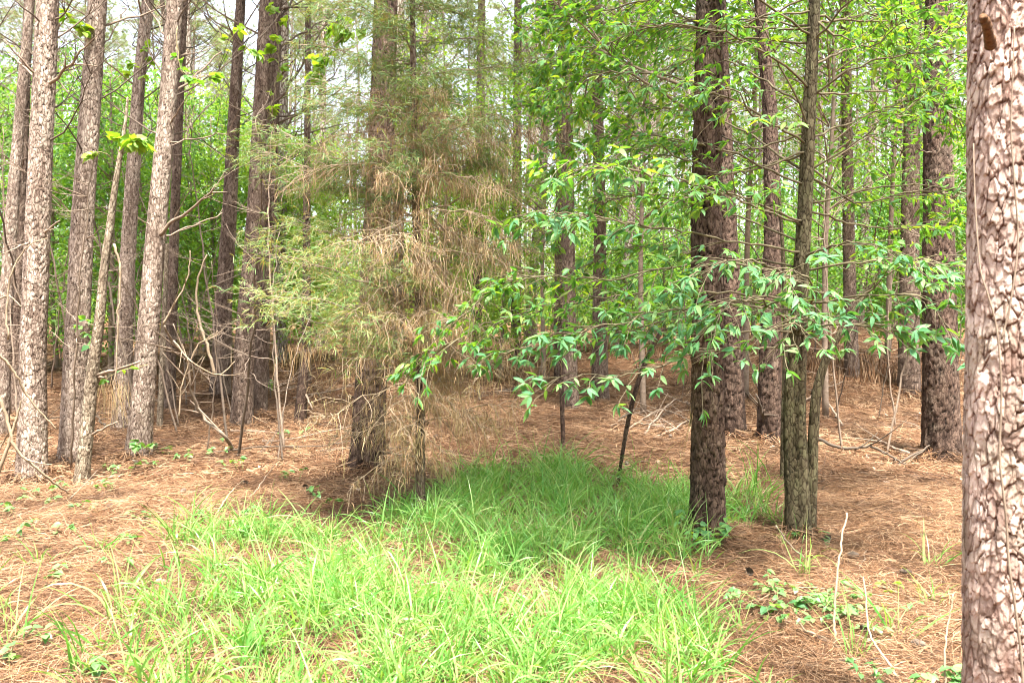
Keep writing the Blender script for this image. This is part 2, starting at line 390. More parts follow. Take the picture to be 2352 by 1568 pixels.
def trunk_geo(path, rr, z_fine, step, nth, cell, amp, seed, flare=.35, ridge=0.0, oval=0.0):
    """path (k,3) rising in z, radii rr -> Geo + attrs. Rings are level; bark plates are real relief."""
    path = np.asarray(path, float); rr = np.asarray(rr, float)
    z0, z1 = path[0, 2], path[-1, 2]
    zs = np.concatenate([np.arange(z0, min(z_fine, z1), step), np.arange(min(z_fine, z1), z1, .35), [z1]])
    gz = np.arange(z0, z1 + .04, .04); ker = np.ones(11) / 11

    def along(c):
        f = np.interp(gz, path[:, 2], c); f = np.convolve(np.pad(f, 5, mode='reflect', reflect_type='odd'), ker, 'valid')
        return np.interp(zs, gz, f)
    x, y, r = along(path[:, 0]), along(path[:, 1]), along(rr)
    th = np.arange(nth) * 2 * math.pi / nth
    TH, Z = np.meshgrid(th, zs); RR = np.repeat(r[:, None], nth, 1)
    n = max(5, int(round(2 * math.pi * r[0] / cell[0])))
    gu = TH / (2 * math.pi) * n; gv = (Z - z0) / cell[1]
    wob = vnoise(np.cos(TH) * 6 + seed, Z * 9) - .5
    gu2 = gu + 1.1 * (vnoise(np.cos(TH) * 2 + seed, Z * 3.1 + np.sin(TH) * 2) - .5) + .55 * (vnoise(np.cos(TH) * 9 + 31 + seed, Z * 5 + np.sin(TH) * 9) - .5); gv2 = gv + 1.5 * (vnoise(np.cos(TH) * 2.2 + 7 + seed, Z * 3.7 + np.sin(TH) * 2.2) - .5) + .5 * (vnoise(np.cos(TH) * 11 + 5 + seed, Z * 14 + np.sin(TH) * 11) - .5)
    e, rid, dv = cells(gu2, gv2, n, seed)
    e = e + .20 * np.clip(vnoise(np.cos(TH) * 4 + seed * 3, Z * 6 + np.sin(TH) * 4) - .52, 0, 1)
    e = e + .42 * np.clip(vnoise(np.cos(TH) * 9 + seed * 5, Z * 13 + np.sin(TH) * 9) - .50, 0, 1)
    pl = np.clip((e - .01) / .13, 0, 1); pl = pl * pl * (3 - 2 * pl)
    n2 = max(9, int(n * 2.1))
    gu3 = TH / (2 * math.pi) * n2 + .35 * (vnoise(np.cos(TH) * 17 + 3 + seed, Z * 22 + np.sin(TH) * 17) - .5); gv3 = gv * 1.9 + .4 * (vnoise(np.cos(TH) * 21 + seed, Z * 31 + np.sin(TH) * 21) - .5)
    e2, rid2, dv2 = cells(gu3, gv3, n2, seed + 500)
    p2 = np.clip(e2 / .2, 0, 1)
    disp = amp * (pl * (.40 + .65 * rid) - .55 * np.clip(dv, -.5, .5) * pl + pl * (.42 * rid2 - .30 * np.clip(dv2, -.5, .5)) + .15 * wob - .9)
    gone = (rid2 > .93) & (p2 > .1)
    disp = disp - amp * .4 * gone
    pl = pl * np.where(gone, .45, 1) * (.7 + .3 * p2)
    pl = np.minimum(pl, np.where(dv < -.12, np.clip((e - .02) / .30, 0, 1), 1))  # crack colour widened along lower plate edges, painting the shadow under flakes
    rid = rid * .6 + rid2 * .4
    # lobes at the foot and slow irregularity of the stem
    fl = flare * np.exp(-(Z - z0) / .13)
    lob = 1 + fl * (.75 + .5 * np.sin(TH * 4 + seed) * .6 + .3 * np.sin(TH * 7 + seed * 2)) + .06 * (vnoise(np.cos(TH) * 1.5 + seed, Z * 1.5 + np.sin(TH)) - .5)
    if ridge: lob = lob + ridge * np.sin(TH * 3 + seed + Z * .5) + ridge * .5 * np.sin(TH * 5 + 2 * seed - Z)
    RR = RR * lob + disp * np.clip(RR / r[0] + .2, 0, 1)
    v = np.stack([x[:, None] + RR * np.cos(TH), y[:, None] + RR * np.sin(TH) * (1 - oval), Z], -1).reshape(-1, 3)
    k = len(zs)
    i = np.arange(k - 1)[:, None] * nth; j = np.arange(nth)[None]; jn = (j + 1) % nth
    q = np.stack([i + j, i + jn, i + nth + jn, i + nth + j], -1).reshape(-1, 4)
    g = Geo(); c = len(v)
    v = np.vstack([v, [[x[-1], y[-1], z1 + .01]]])
    b = (k - 1) * nth
    tr = [(c, b + a, b + (a + 1) % nth) for a in range(nth)]
    g.add(v, q, tr)
    # plate holds the crack colour plus shadow painted under the flakes
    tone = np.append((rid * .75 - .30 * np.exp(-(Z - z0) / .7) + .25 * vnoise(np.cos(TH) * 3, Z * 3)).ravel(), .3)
    plate = np.append(pl.ravel(), .5)
    return g, dict(plate=plate, tone=tone)


def path_from_px(pts, D, top, lean_y=0.0):
    """pts [(xv, yv, width px)], first one on the ground"""
    out = []; rr = []
    for i, (xv, yv, w) in enumerate(pts):
        p = P(xv, yv, D)
        if i == 0: p[2] = float(gh(p[0], p[1])) - .06
        out.append(p); rr.append(.95 * w / 2 * D / FPX)
    out = np.array(out); out[:, 1] += lean_y * (out[:, 2] - out[0, 2])
    if top and out[-1, 2] < top:
        d = (out[-1] - out[-2]); d = d / d[2]; h = top - out[-1, 2]
        for f in (.5, 1):
            out = np.vstack([out, out[-1] + d * h * .5]); rr.append(max(rr[-1] * (.78 if f < 1 else .55), .012))
    return out, np.array(rr)


def dead_branch(root, az, length, rise, r0, curl=.25, twigs=3, n=5):
    g = Geo()
    d = np.array([math.cos(az), math.sin(az), 0])
    t = np.linspace(0, 1, 9)[:, None]
    side = np.array([-d[1], d[0], 0])
    w = (R.random(3) - .5)
    p = root + d * t * length * math.cos(rise) + np.array([0, 0, 1.0]) * (t * length * math.sin(rise) + curl * length * t ** 2) + side * length * (.12 * w[0] * np.sin(t * 5) + .2 * w[1] * t ** 2)
    p = p + R.normal(size=p.shape) * length * .008
    tube(g, p, np.linspace(r0, r0 * .22, 9), n)
    for k in range(twigs):
        i = R.integers(3, 8); s = 1 if R.random() < .5 else -1
        dd = norm(p[i] - p[i - 1] + s * side * .12 * length * (.5 + R.random()) + np.array([0, 0, .03 + .1 * R.random()]) * length)
        ll = length * (.2 + .3 * R.random())
        q = p[i] + dd * np.linspace(0, 1, 5)[:, None] * ll + np.array([0, 0, 1]) * (np.linspace(0, 1, 5)[:, None] ** 2) * ll * .2 * R.normal()
        tube(g, q, np.linspace(r0 * .4, r0 * .12, 5), 4, cap=False)
    return g


def pine_crown(seed, z0, z1, spread):
    """live crown: limbs carrying tufts of long needles"""
    global R
    keep = R; R = np.random.default_rng(seed)
    g = Geo(); wood = Geo()
    nb = 30
    for k in range(nb):
        f = k / nb; z = z0 + (z1 - z0) * f
        az = k * 2.4 + R.random(); ln = spread * (1.05 - .75 * f) * (.6 + .6 * R.random())
        t = np.linspace(0, 1, 7)[:, None]
        d = np.array([math.cos(az), math.sin(az), 0])
        p = np.array([0, 0, z]) + d * ln * t + np.array([0, 0, 1]) * ln * (.25 * t + .25 * t ** 2 * R.random()) + R.normal(size=(7, 3)) * .04 * ln * t
        tube(wood, p, np.linspace(.022, .006, 7), 4, cap=False)
        for j in range(17):
            i = min(6, 2 + int(R.random() * 5)); c = p[i] + R.normal(size=3) * np.array([.28, .28, .16]) * ln * .6
            tube(wood, np.array([p[i], (p[i] + c) / 2 + [0, 0, -.02], c]), [.006, .005, .003], 3, cap=False)
            m = 26; dd = norm(rdir(m, -.5, 1) + d * .5)
            L = .13 + .09 * R.random(m)
            q = c + dd[:, None, :] * (np.linspace(0, 1, 3)[None, :, None] * L[:, None, None]) - np.array([0, 0, .03]) * np.linspace(0, 1, 3)[None, :, None] ** 2
            strips(g, q, .011, taper=.3)
    R = keep
    return g, wood


CROWNS = []
for s in range(4):
    g, w = pine_crown(100 + s, 0.0, 4.8, 2.3)
    CROWNS.append((g.mesh('pine_crown', M['needle'], smooth=False), w.mesh('crown_limbs', M['limb'])))


def put(name, me, parent, loc=(0, 0, 0), rz=0.0, s=1.0):
    o = bpy.data.objects.new(name, me); COL.objects.link(o)
    o.parent = parent; o.location = loc; o.rotation_euler = (0, 0, rz); o.scale = (s, s, s)
    return o


def add_crown(root, path, zc, i, s=1.0):
    b = path[0]
    x = np.interp(zc, path[:, 2], path[:, 0]) - b[0]; y = np.interp(zc, path[:, 2], path[:, 1]) - b[1]
    c = put('crown', CROWNS[i % 4][0], root, (x, y, zc - b[2]), i * 1.3, s)
    l = put('crown_limb', CROWNS[i % 4][1], c)
    return c


# ------------------------------------------------------------------ ground
def build_ground():
    xs = np.concatenate([-np.geomspace(300, 12, 30), np.arange(-11.8, 11.9, .07), np.geomspace(12, 300, 30)])
    ys = np.concatenate([-np.geomspace(250, 3, 20), np.arange(-2.6, 26, .07), np.geomspace(26.2, 400, 40)])
    X, Y = np.meshgrid(xs, ys); Z = gh(X, Y)
    v = np.stack([X, Y, Z], -1).reshape(-1, 3); nx, ny = len(xs), len(ys)
    i = np.arange(ny - 1)[:, None] * nx; j = np.arange(nx - 1)[None]
    q = np.stack([i + j, i + j + 1, i + nx + j + 1, i + nx + j], -1).reshape(-1, 4)
    o = Geo().add(v, q).build('forest_floor', M['ground'])
    tag(o, 'forest floor of brown pine straw', 'ground', kind='structure')


build_ground()

# ------------------------------------------------------------------ the pines one can name
# key, [(x, y, width) in the photo], depth (None = from the foot), material, cell, amp, label
PINES = [
    ('pale', [(72, 1100, 70), (76, 800, 58), (85, 550, 56), (98, 250, 51), (110, 0, 48)], 'thick pale flaky pine closest to the bent bare sticks, rising beside the red brown trunk', 'a'),
    ('pale', [(168, 1062, 68), (176, 800, 56), (190, 500, 50), (207, 250, 46), (224, 0, 42)], 'reddish grey pine directly behind the thin whitish crooked snag', 'b'),
    ('pale', [(280, 985, 46), (284, 800, 40), (293, 600, 35), (305, 400, 31), (318, 200, 28), (340, 0, 26)], 'narrow pine with straw hanging at its foot, seen behind and between two leaning pines', 'c'),
    ('pale', [(315, 1050, 60), (330, 900, 52), (345, 700, 48), (358, 540, 46), (384, 250, 40), (402, 0, 36)], 'leaning pine with a long forked dead limb, dark and mossy at its foot', 'd'),
    ('mid', [(388, 941, 30), (392, 800, 27), (398, 600, 24), (404, 430, 22), (414, 200, 19)], 'slim dark pine half hidden behind the leaning pine with the forked limb', 'e'),
    ('mid', [(505, 916, 50), (513, 700, 40), (527, 500, 35), (536, 300, 29), (553, 0, 22)], 'slender grey pine with greenery wrapped round it, standing alone behind the brush', 'f'),
    ('mid', [(554, 976, 52), (565, 750, 46), (588, 500, 44), (604, 200, 40), (613, 0, 32)], 'front stem of the touching pair of pines with rising bare branches', 'g'),
    ('mid', [(594, 952, 38), (604, 750, 35), (620, 500, 31), (629, 200, 28), (636, 0, 25)], 'rear slimmer stem of the touching pair of pines, bristling with bare branches', 'h'),
    ('dark', [(842, 1076, 84), (851, 900, 76), (858, 700, 70), (868, 480, 62), (880, 200, 58), (886, 0, 55)], 'stout pine standing behind the straw draped cedar', 'i'),
    ('mid', [(1185, 830, 26), (1186, 600, 24), (1187, 400, 22), (1188, 200, 20), (1190, 0, 18)], 'thin grey pine with many short upturned dead branches, between the cedar and the twin poles', 'j'),
    ('mid', [(1310, 936, 42), (1308, 800, 36), (1306, 600, 32), (1305, 400, 28), (1302, 200, 25), (1298, 0, 23)], 'straight grey brown pine rising right behind the thin broken dead stem', 'k'),
    ('mid', [(1283, 880, 22), (1282, 700, 20), (1284, 500, 18), (1287, 250, 16)], 'skinny brown pine close beside the straight pine behind the broken stem', 'l'),
    ('mid', [(1378, 916, 44), (1377, 700, 33), (1378, 500, 29), (1372, 200, 26), (1368, 0, 24)], 'straight scaly pine with a widened foot, standing beyond the leaning dead pole', 'm'),
    ('dark', [(1625, 1237, 86), (1625, 1000, 80), (1625, 800, 76), (1622, 500, 72), (1628, 200, 68), (1631, 0, 62)], 'big dark brown pine at the grass edge with straw piled at its foot', 'n'),
    ('dark', [(1687, 1006, 54), (1681, 700, 45), (1668, 400, 37), (1656, 100, 32)], 'dark pine leaning out from behind the big pine at the grass edge', 'o'),
    ('dark', [(1766, 1018, 58), (1771, 700, 46), (1776, 500, 40), (1768, 250, 34), (1744, 0, 24)], 'dark footed pine with a jagged broken stub, rising behind the green oak', 'p'),
    ('mid', [(1958, 860, 34), (1952, 700, 30), (1948, 450, 27), (1944, 200, 24), (1942, 0, 22)], 'slim far pine seen through oak leaves over the straw covered bank', 'q'),
    ('mid', [(2088, 902, 52), (2088, 700, 46), (2090, 500, 41), (2096, 250, 36), (2102, 0, 31)], 'grey brown pine standing on the straw bank, partly behind the thickest black based pine', 'r'),
    ('dark', [(2164, 1052, 90), (2160, 850, 80), (2156, 600, 72), (2152, 300, 60), (2152, 0, 50)], 'thick deeply furrowed pine with a blackish shaded edge, next to the nearest trunk', 's'),
    ('mid', [(34, 945, 30), (36, 750, 27), (46, 500, 25), (58, 200, 22), (66, 0, 21)], 'dim narrow pine peeping out behind the thick pale pine at the picture edge', 't'),
    ('pale', [(2, 1000, 34), (14, 700, 31), (28, 480, 28), (52, 200, 24), (70, 0, 20)], 'brown leaning pine cut by the picture edge beside the thick pale flaky pine', 'u'),
    ('mid', [(1096, 850, 24), (1097, 600, 22), (1100, 400, 21), (1104, 150, 19)], 'faint pine seen through the hanging cedar straw', 'v'),
    ('mid', [(703, 880, 24), (704, 600, 19), (706, 300, 15), (708, 0, 13)], 'thin grey pine seen through the left side of the cedar', 'w'),
]
BR = {  # dead limbs read off the photo: foot px, tip px, depth change, radius px
    'a': [((118, 545), (138, 505), -.15, 7), ((120, 205), (195, 108), -.3, 9), ((84, 190), (10, 90), -.3, 6), ((62, 545), (0, 585), -.4, 5), ((100, 40), (150, -60), .3, 6)],
    'b': [((220, 130), (290, 20), .4, 5), ((200, 330), (245, 300), .3, 3), ((200, 560), (235, 520), -.2, 4)],
    'c': [((325, 180), (370, 110), .2, 6), ((300, 420), (330, 350), .2, 4), ((285, 700), (262, 720), -.3, 4)],
    'd': [((372, 545), (496, 422), -.4, 9), ((376, 548), (512, 488), .2, 6), ((405, 220), (510, 120), .3, 7), ((412, 20), (470, -40), .1, 9), ((345, 525), (315, 500), -.2, 4), ((395, 300), (455, 180), -.4, 4), ((402, 130), (480, 110), .4, 5), ((385, 330), (540, 300), -.6, 4)],
    'f': [((545, 110), (470, 40), .3, 5), ((548, 110), (600, 60), .3, 4), ((530, 500), (590, 430), .2, 4), ((540, 230), (500, 150), .2, 4), ((515, 740), (560, 735), .3, 4)],
    'g': [((590, 470), (640, 465), -.3, 5), ((600, 270), (545, 200), .2, 4)],
    'h': [((632, 250), (745, 60), -.3, 7), ((634, 195), (690, 115), -.4, 5), ((630, 330), (780, 150), .3, 6), ((630, 270), (760, 235), .3, 5), ((628, 290), (800, 200), -.2, 5), ((626, 325), (790, 285), .1, 5), ((632, 120), (800, 0), .3, 6), ((634, 60), (720, -80), .2, 6), ((627, 380), (760, 320), .4, 4), ((636, 20), (800, -20), -.1, 5), ((628, 300), (700, 220), .5, 5)],
    'i': [((905, 330), (1000, 225), .4, 14), ((900, 440), (1060, 390), -.3, 6), ((855, 590), (940, 575), -.2, 5)],
    'j': [((1185, 330), (1120, 200), .2, 4), ((1185, 300), (1240, 250), .2, 4), ((1184, 420), (1230, 370), .1, 4), ((1186, 440), (1110, 350), .2, 4), ((1190, 130), (1250, 60), .2, 4), ((1188, 180), (1130, 120), .3, 4), ((1186, 500), (1230, 430), .3, 4), ((1188, 60), (1140, -20), .3, 4)],
    'k': [((1300, 120), (1270, 10), -.2, 5), ((1300, 240), (1200, 110), .2, 4), ((1302, 330), (1250, 290), .2, 4), ((1303, 400), (1220, 350), .3, 4), ((1304, 120), (1370, 40), .3, 4), ((1310, 640), (1290, 570), -.1, 6)],
    'm': [((1375, 120), (1450, 30), .2, 5), ((1375, 120), (1300, 115), .2, 4), ((1374, 220), (1430, 160), .2, 4), ((1378, 420), (1330, 330), .2, 4)],
    'n': [((1598, 355), (1500, 320), .3, 5), ((1655, 300), (1760, 350), -.2, 5)],
    'o': [((1700, 870), (1740, 930), .2, 5)],
    'p': [((1745, 985), (1737, 905), -.2, 12)],
    's': [((2130, 350), (2115, 345), -.2, 6), ((2186, 600), (2235, 560), .2, 4), ((2130, 1000), (2060, 1070), -.3, 5)],
    'r': [((2100, 150), (2160, 60), .3, 4), ((2085, 320), (2020, 250), .3, 4)],
    'q': [((1945, 200), (1890, 100), .3, 4), ((1948, 350), (2010, 270), .3, 4), ((1948, 450), (1890, 380), .3, 4)],
    'w': [((705, 240), (760, 180), .2, 3), ((704, 420), (640, 380), .2, 3)],
}
CELL = dict(pale=(.036, .052), mid=(.034, .075), dark=(.034, .12))
AMP = dict(pale=.0055, mid=.0070, dark=.013)
LAND = []
for idx, (kind, px, label, key) in enumerate(PINES):
    foot = G(px[0][0], px[0][1]); D = foot[1]
    path, rr = path_from_px(px, D, 15.0 + (idx % 4) * .6)
    ztop = P(px[-1][0], -40, D)[2]
    near = D < 11
    circ = 2 * math.pi * rr[0]
    step = .011 if D < 8 else (.016 if near else .028)
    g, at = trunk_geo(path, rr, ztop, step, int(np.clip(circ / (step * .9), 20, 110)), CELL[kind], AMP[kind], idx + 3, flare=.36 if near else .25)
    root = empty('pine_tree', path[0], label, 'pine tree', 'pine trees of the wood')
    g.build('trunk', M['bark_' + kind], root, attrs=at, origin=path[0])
    for (a, b, dd, w) in BR.get(key, []):
        z = P(a[0], a[1], D)
        base = np.array([np.interp(z[2], path[:, 2], path[:, 0]), np.interp(z[2], path[:, 2], path[:, 1]), z[2]])
        tip = P(b[0], b[1], D + dd)
        L = np.linalg.norm(tip - base); t = np.linspace(0, 1, 10)[:, None]
        p = base + (tip - base) * t + np.array([0, 0, -1]) * (t * (1 - t)) * L * .18 * R.random() + R.normal(size=(10, 3)) * L * .012
        r0 = w / 2 * D / FPX
        bg = Geo(); tube(bg, p, np.linspace(r0, r0 * .4, 10), 6)
        for k in range(int(2 + L * 4)):
            i = R.integers(3, 10); q0 = p[i]
            d2 = norm(norm(tip - base) + R.normal(size=3) * .6); l2 = L * (.15 + .3 * R.random())
            q = q0 + d2 * np.linspace(0, 1, 5)[:, None] * l2 + np.array([0, 0, 1]) * np.linspace(0, 1, 5)[:, None] ** 2 * l2 * (R.random() - .4) * .6
            tube(bg, q, np.linspace(r0 * .45, r0 * .15, 5), 4, cap=False)
        bg.build('branch', M[{'dark': 'limb_d', 'mid': 'limb_m', 'pale': 'limb'}[kind]], root, origin=path[0])
    if key in 'abcdefghjklmqrtu':
        zl, zh = P(CX, 400, D)[2], P(CX, -20, D)[2]
        for k in range(6):
            z = zl + (zh - zl) * R.random()
            base = np.array([np.interp(z, path[:, 2], path[:, 0]), np.interp(z, path[:, 2], path[:, 1]), z])
            dead_branch(base, R.random() * 6.28, .5 + R.random() * .9, .15 + .5 * R.random(), .010, twigs=7).build('branch', M['limb_m' if k % 2 else 'limb_d'], root, origin=path[0])
    # dead limbs higher up, out of the frame or at its top edge
    for k in range(7):
        z = ztop * .75 + R.random() * (9.5 - ztop * .75)
        if z < 1.6 + D * .22: continue
        base = np.array([np.interp(z, path[:, 2], path[:, 0]), np.interp(z, path[:, 2], path[:, 1]), z])
        dead_branch(base, R.random() * 6.28, .7 + R.random() * 1.0, .3 + .3 * R.random(), .013, twigs=3).build('branch', M['limb'], root, origin=path[0])
    add_crown(root, path, 10.3 + R.random(), idx, 1.0)
    LAND.append((px[2][0], label, D))

# the nearest pine, half out of the frame
D = 2.62
px = [(2338, 1900, 246), (2337, 1568, 240), (2336, 1100, 237), (2340, 800, 234), (2343, 500, 230), (2344, 250, 228), (2349, 0, 226)]
path, rr = path_from_px(px, D, 15)
path[0, 2] = gh(path[0, 0], path[0, 1]) - .05
g, at = trunk_geo(path, rr, 2.75, .0032, 330, (.028, .056), .0058, 41, flare=.2)
near_root = empty('pine_tree', path[0], 'nearest pine trunk with big pinkish bark plates and a broken limb stub', 'pine tree', 'pine trees of the wood')
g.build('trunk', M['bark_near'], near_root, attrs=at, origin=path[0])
bg = Geo()
RJ = np.random.default_rng(3)
sp = smooth_path([P(2275, 105, 2.50), P(2272, 85, 2.44), P(2267, 60, 2.40), P(2256, 36, 2.385)], 10)
sp = smooth_path(sp, 34) + RJ.normal(size=(34, 3)) * .0007
tube(bg, sp, .8 * np.interp(np.linspace(0, 1, 34), [0, .12, .5, .93, 1], [.021, .018, .0155, .0145, .009]) * (1 + .07 * RJ.normal(size=34)), 14)
bg.build('branch', M['stub'], near_root, origin=path[0])
add_crown(near_root, path, 10.4, 2)
NEARPATH = path
vg = Geo()
vine_px = [(2236, 330, 2.55), (2238, 420, 2.52), (2243, 520, 2.5), (2252, 620, 2.485), (2270, 680, 2.475), (2290, 760, 2.47), (2300, 900, 2.468), (2296, 1050, 2.468), (2310, 1180, 2.468), (2318, 1300, 2.468), (2335, 1420, 2.468), (2350, 1580, 2.47), (2352, 1900, 2.47)]
vp = smooth_path([P(*a) for a in vine_px], 60)
tube(vg, vp, np.linspace(.0018, .0042, 60), 7)
vp2 = smooth_path([P(2330, 60, 2.47), P(2326, 180, 2.468), P(2322, 300, 2.468), P(2330, 420, 2.468), P(2338, 560, 2.468), P(2320, 700, 2.468), P(2300, 780, 2.468)], 40)
tube(vg, vp2, np.linspace(.0016, .003, 40), 6)
tag(vg.build('climbing_vine', M['limb']), 'thin pale vine climbing the nearest pinkish trunk', 'vine')

# ------------------------------------------------------------------ crooked snag, dead poles, saplings
def snag(name, px, mat, label, cat, cell=(.03, .03), amp=.007, top=None, D=None, extra=None, matb='limb'):
    foot = G(px[0][0], px[0][1]); D = D or foot[1]
    path, rr = path_from_px(px, D, top)
    circ = 2 * math.pi * rr[0]
    g, at = trunk_geo(path, rr, path[-1][2], .014, int(np.clip(circ / .012, 10, 60)), cell, amp, len(LAND) + 20, flare=.2)
    root = empty(name, path[0], label, cat)
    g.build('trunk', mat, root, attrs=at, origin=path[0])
    for (a, b, dd, w) in extra or []:
        p0 = P(a[0], a[1], D); p1 = P(b[0], b[1], D + dd); L = np.linalg.norm(p1 - p0); t = np.linspace(0, 1, 8)[:, None]
        p = p0 + (p1 - p0) * t + R.normal(size=(8, 3)) * L * .025 * np.sin(t * 3.14)
        bg = Geo(); r0 = w / 2 * D / FPX; tube(bg, p, np.linspace(r0, r0 * .5, 8), 6)
        bg.build('branch', M[matb], root, origin=path[0])
    return root, path, D


snag_root, snag_path, snag_D = snag('dead_snag', [(185, 1108, 36), (201, 980, 31), (212, 850, 29), (229, 740, 24), (238, 620, 20), (253, 520, 18), (262, 440, 15), (276, 355, 11), (288, 290, 8), (294, 225, 5)], M['bark_light'],
     'thin whitish crooked snag with flaky bark and two short side limbs', 'snag', extra=[((224, 862), (322, 830), -.2, 9), ((226, 866), (245, 865), -.1, 6), ((208, 1000), (270, 968), -.2, 7)])
snag('dead_pole', [(366, 985, 14), (372, 850, 14), (378, 700, 12), (384, 560, 9)], M['bark_light'], 'smooth yellowish dead pole standing between dark pines', 'dead pole', amp=.003)
snag('dead_snag', [(688, 968, 30), (697, 860, 24), (703, 800, 20), (706, 640, 15)], M['bark_dark'], 'short dark leaning snag with a splintered side stub beyond the cedar', 'snag', extra=[((700, 900), (718, 940), -.2, 6), ((700, 915), (718, 908), -.1, 4)])
snag('broken_sapling', [(1294, 1030, 9), (1292, 960, 11), (1290, 900, 12), (1289, 830, 10), (1292, 740, 8)], M['bark_dark'], 'thin broken dead stem with a bare orange patch, standing alone in the straw', 'dead stem', amp=.003, cell=(.02, .05))
snag('leaning_pole', [(1414, 1128, 7), (1436, 1000, 11), (1452, 920, 12), (1474, 850, 12), (1492, 800, 14), (1525, 755, 12)], M['bark_dark'], 'thin dark leaning dead pole rising out of the grass', 'dead pole', amp=.003, cell=(.02, .05),
     extra=[((1450, 945), (1422, 962), -.1, 6), ((1480, 835), (1545, 822), -.2, 4)])
snag('sapling', [(1800, 1102, 17), (1801, 1000, 18), (1803, 920, 17), (1806, 780, 14), (1800, 600, 10), (1790, 450, 7)], M['bark_oak'], 'slim greenish sapling stem hugging the oak trunk', 'sapling', amp=.003)

# ------------------------------------------------------------------ the oak with spreading leafy boughs
OD = G(1838, 1237)[1]
o_px = [(1836, 1240, 66), (1832, 1100, 58), (1824, 950, 54), (1834, 800, 42), (1840, 650, 36), (1850, 500, 33), (1858, 300, 31), (1868, 100, 28), (1875, -60, 25)]
path, rr = path_from_px(o_px, OD, 8.5)
g, at = trunk_geo(path, rr, P(1875, -60, OD)[2], .011, 60, (.030, .11), .006, 61, flare=.22, ridge=.11)
oak = empty('oak_tree', path[0], 'green leafy oak with a fluted grey trunk, boughs spreading across the view', 'oak tree')
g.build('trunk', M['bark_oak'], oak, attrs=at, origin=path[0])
OAKB = path[0]
s_px = [(1856, 1225, 30), (1862, 1080, 26), (1866, 950, 24), (1876, 860, 22), (1900, 800, 19), (1935, 750, 17), (1985, 670, 13), (2040, 590, 8)]
p2, r2 = path_from_px(s_px, OD, None)
p2[:, 1] -= .03
sg, sat = trunk_geo(p2, r2, p2[-1, 2], .012, 36, (.03, .1), .004, 63, flare=.1)
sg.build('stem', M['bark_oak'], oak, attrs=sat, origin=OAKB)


def leafy_bough(tree, base_origin, pts, r0, dens, leaf_mat_, L=(.085, .125), wr=.36, tw=(.18, .42), cluster=6, start=.15, tpl=LT_NEAR, limb='oak_limb', droop=.3):
    """a bough (mesh) with its own leaves (child mesh): alternate side twigs ending in fans of leaves"""
    length = np.sum(np.linalg.norm(np.diff(pts, axis=0), axis=1))
    n = max(12, int(length * 14)); p = smooth_path(pts, n)
    p = p + R.normal(size=p.shape) * .008
    bg = Geo(); lg = Geo()
    tube(bg, p, np.linspace(r0, max(.0022, r0 * .15), n), 6)
    fw = norm(np.gradient(p, axis=0))
    k = int(length * dens)
    PP, AA, NN, LL = [], [], [], []

    def fan(c, d, m, along):
        up = norm(np.array([0, 0, 1.0]) + R.normal(size=3) * .35)
        for j in range(m):
            a = (R.random() - .5) * 3.6
            sd = norm(np.cross(d, up))
            ax = norm(d * math.cos(a) * .9 + sd * math.sin(a) + np.array([0, 0, -.10 + .28 * R.normal()]))
            PP.append(c - d * along * R.random()); AA.append(ax); NN.append(norm(up + R.normal(size=3) * .35)); LL.append(L[0] + (L[1] - L[0]) * R.random() ** .8)

    for t in range(k):
        u = start + (1 - start) * R.random() ** .8
        i = min(n - 1, int(u * n)); d = fw[i]
        sgn = 1 if R.random() < .5 else -1
        sd = norm(np.cross(d, [0, 0, 1.0])) * sgn
        dd = norm(d * (.5 + .5 * R.random()) + sd * (.5 + .5 * R.random()) + np.array([0, 0, .25 * R.normal() - .03]))
        ln = tw[0] + (tw[1] - tw[0]) * R.random() * (1.15 - u * .6)
        s = np.linspace(0, 1, 6)[:, None]
        q = p[i] + dd * s * ln + np.array([0, 0, -1]) * s ** 2 * ln * .18 + R.normal(size=(6, 3)) * .006 * s
        tube(bg, q, np.linspace(.0032, .0014, 6), 4, cap=False)
        de = norm(q[-1] - q[-2])
        fan(q[-1], de, cluster + R.integers(-1, 3), .04)
        if ln > .22: fan(q[3], norm(q[3] - q[2]), 2 + R.integers(0, 2), .06)
    fan(p[-1], fw[-1], cluster + 2, .05)
    o = bg.build('branch', M[limb], tree, origin=base_origin)
    PP = np.array(PP); LL = np.array(LL)
    leaves(lg, PP, np.array(AA), np.array(NN), LL, LL * wr * (.85 + .3 * R.random(len(LL))), tpl, droop=droop)
    f = lg.build('foliage', leaf_mat_, o, smooth=False, origin=base_origin)
    return o


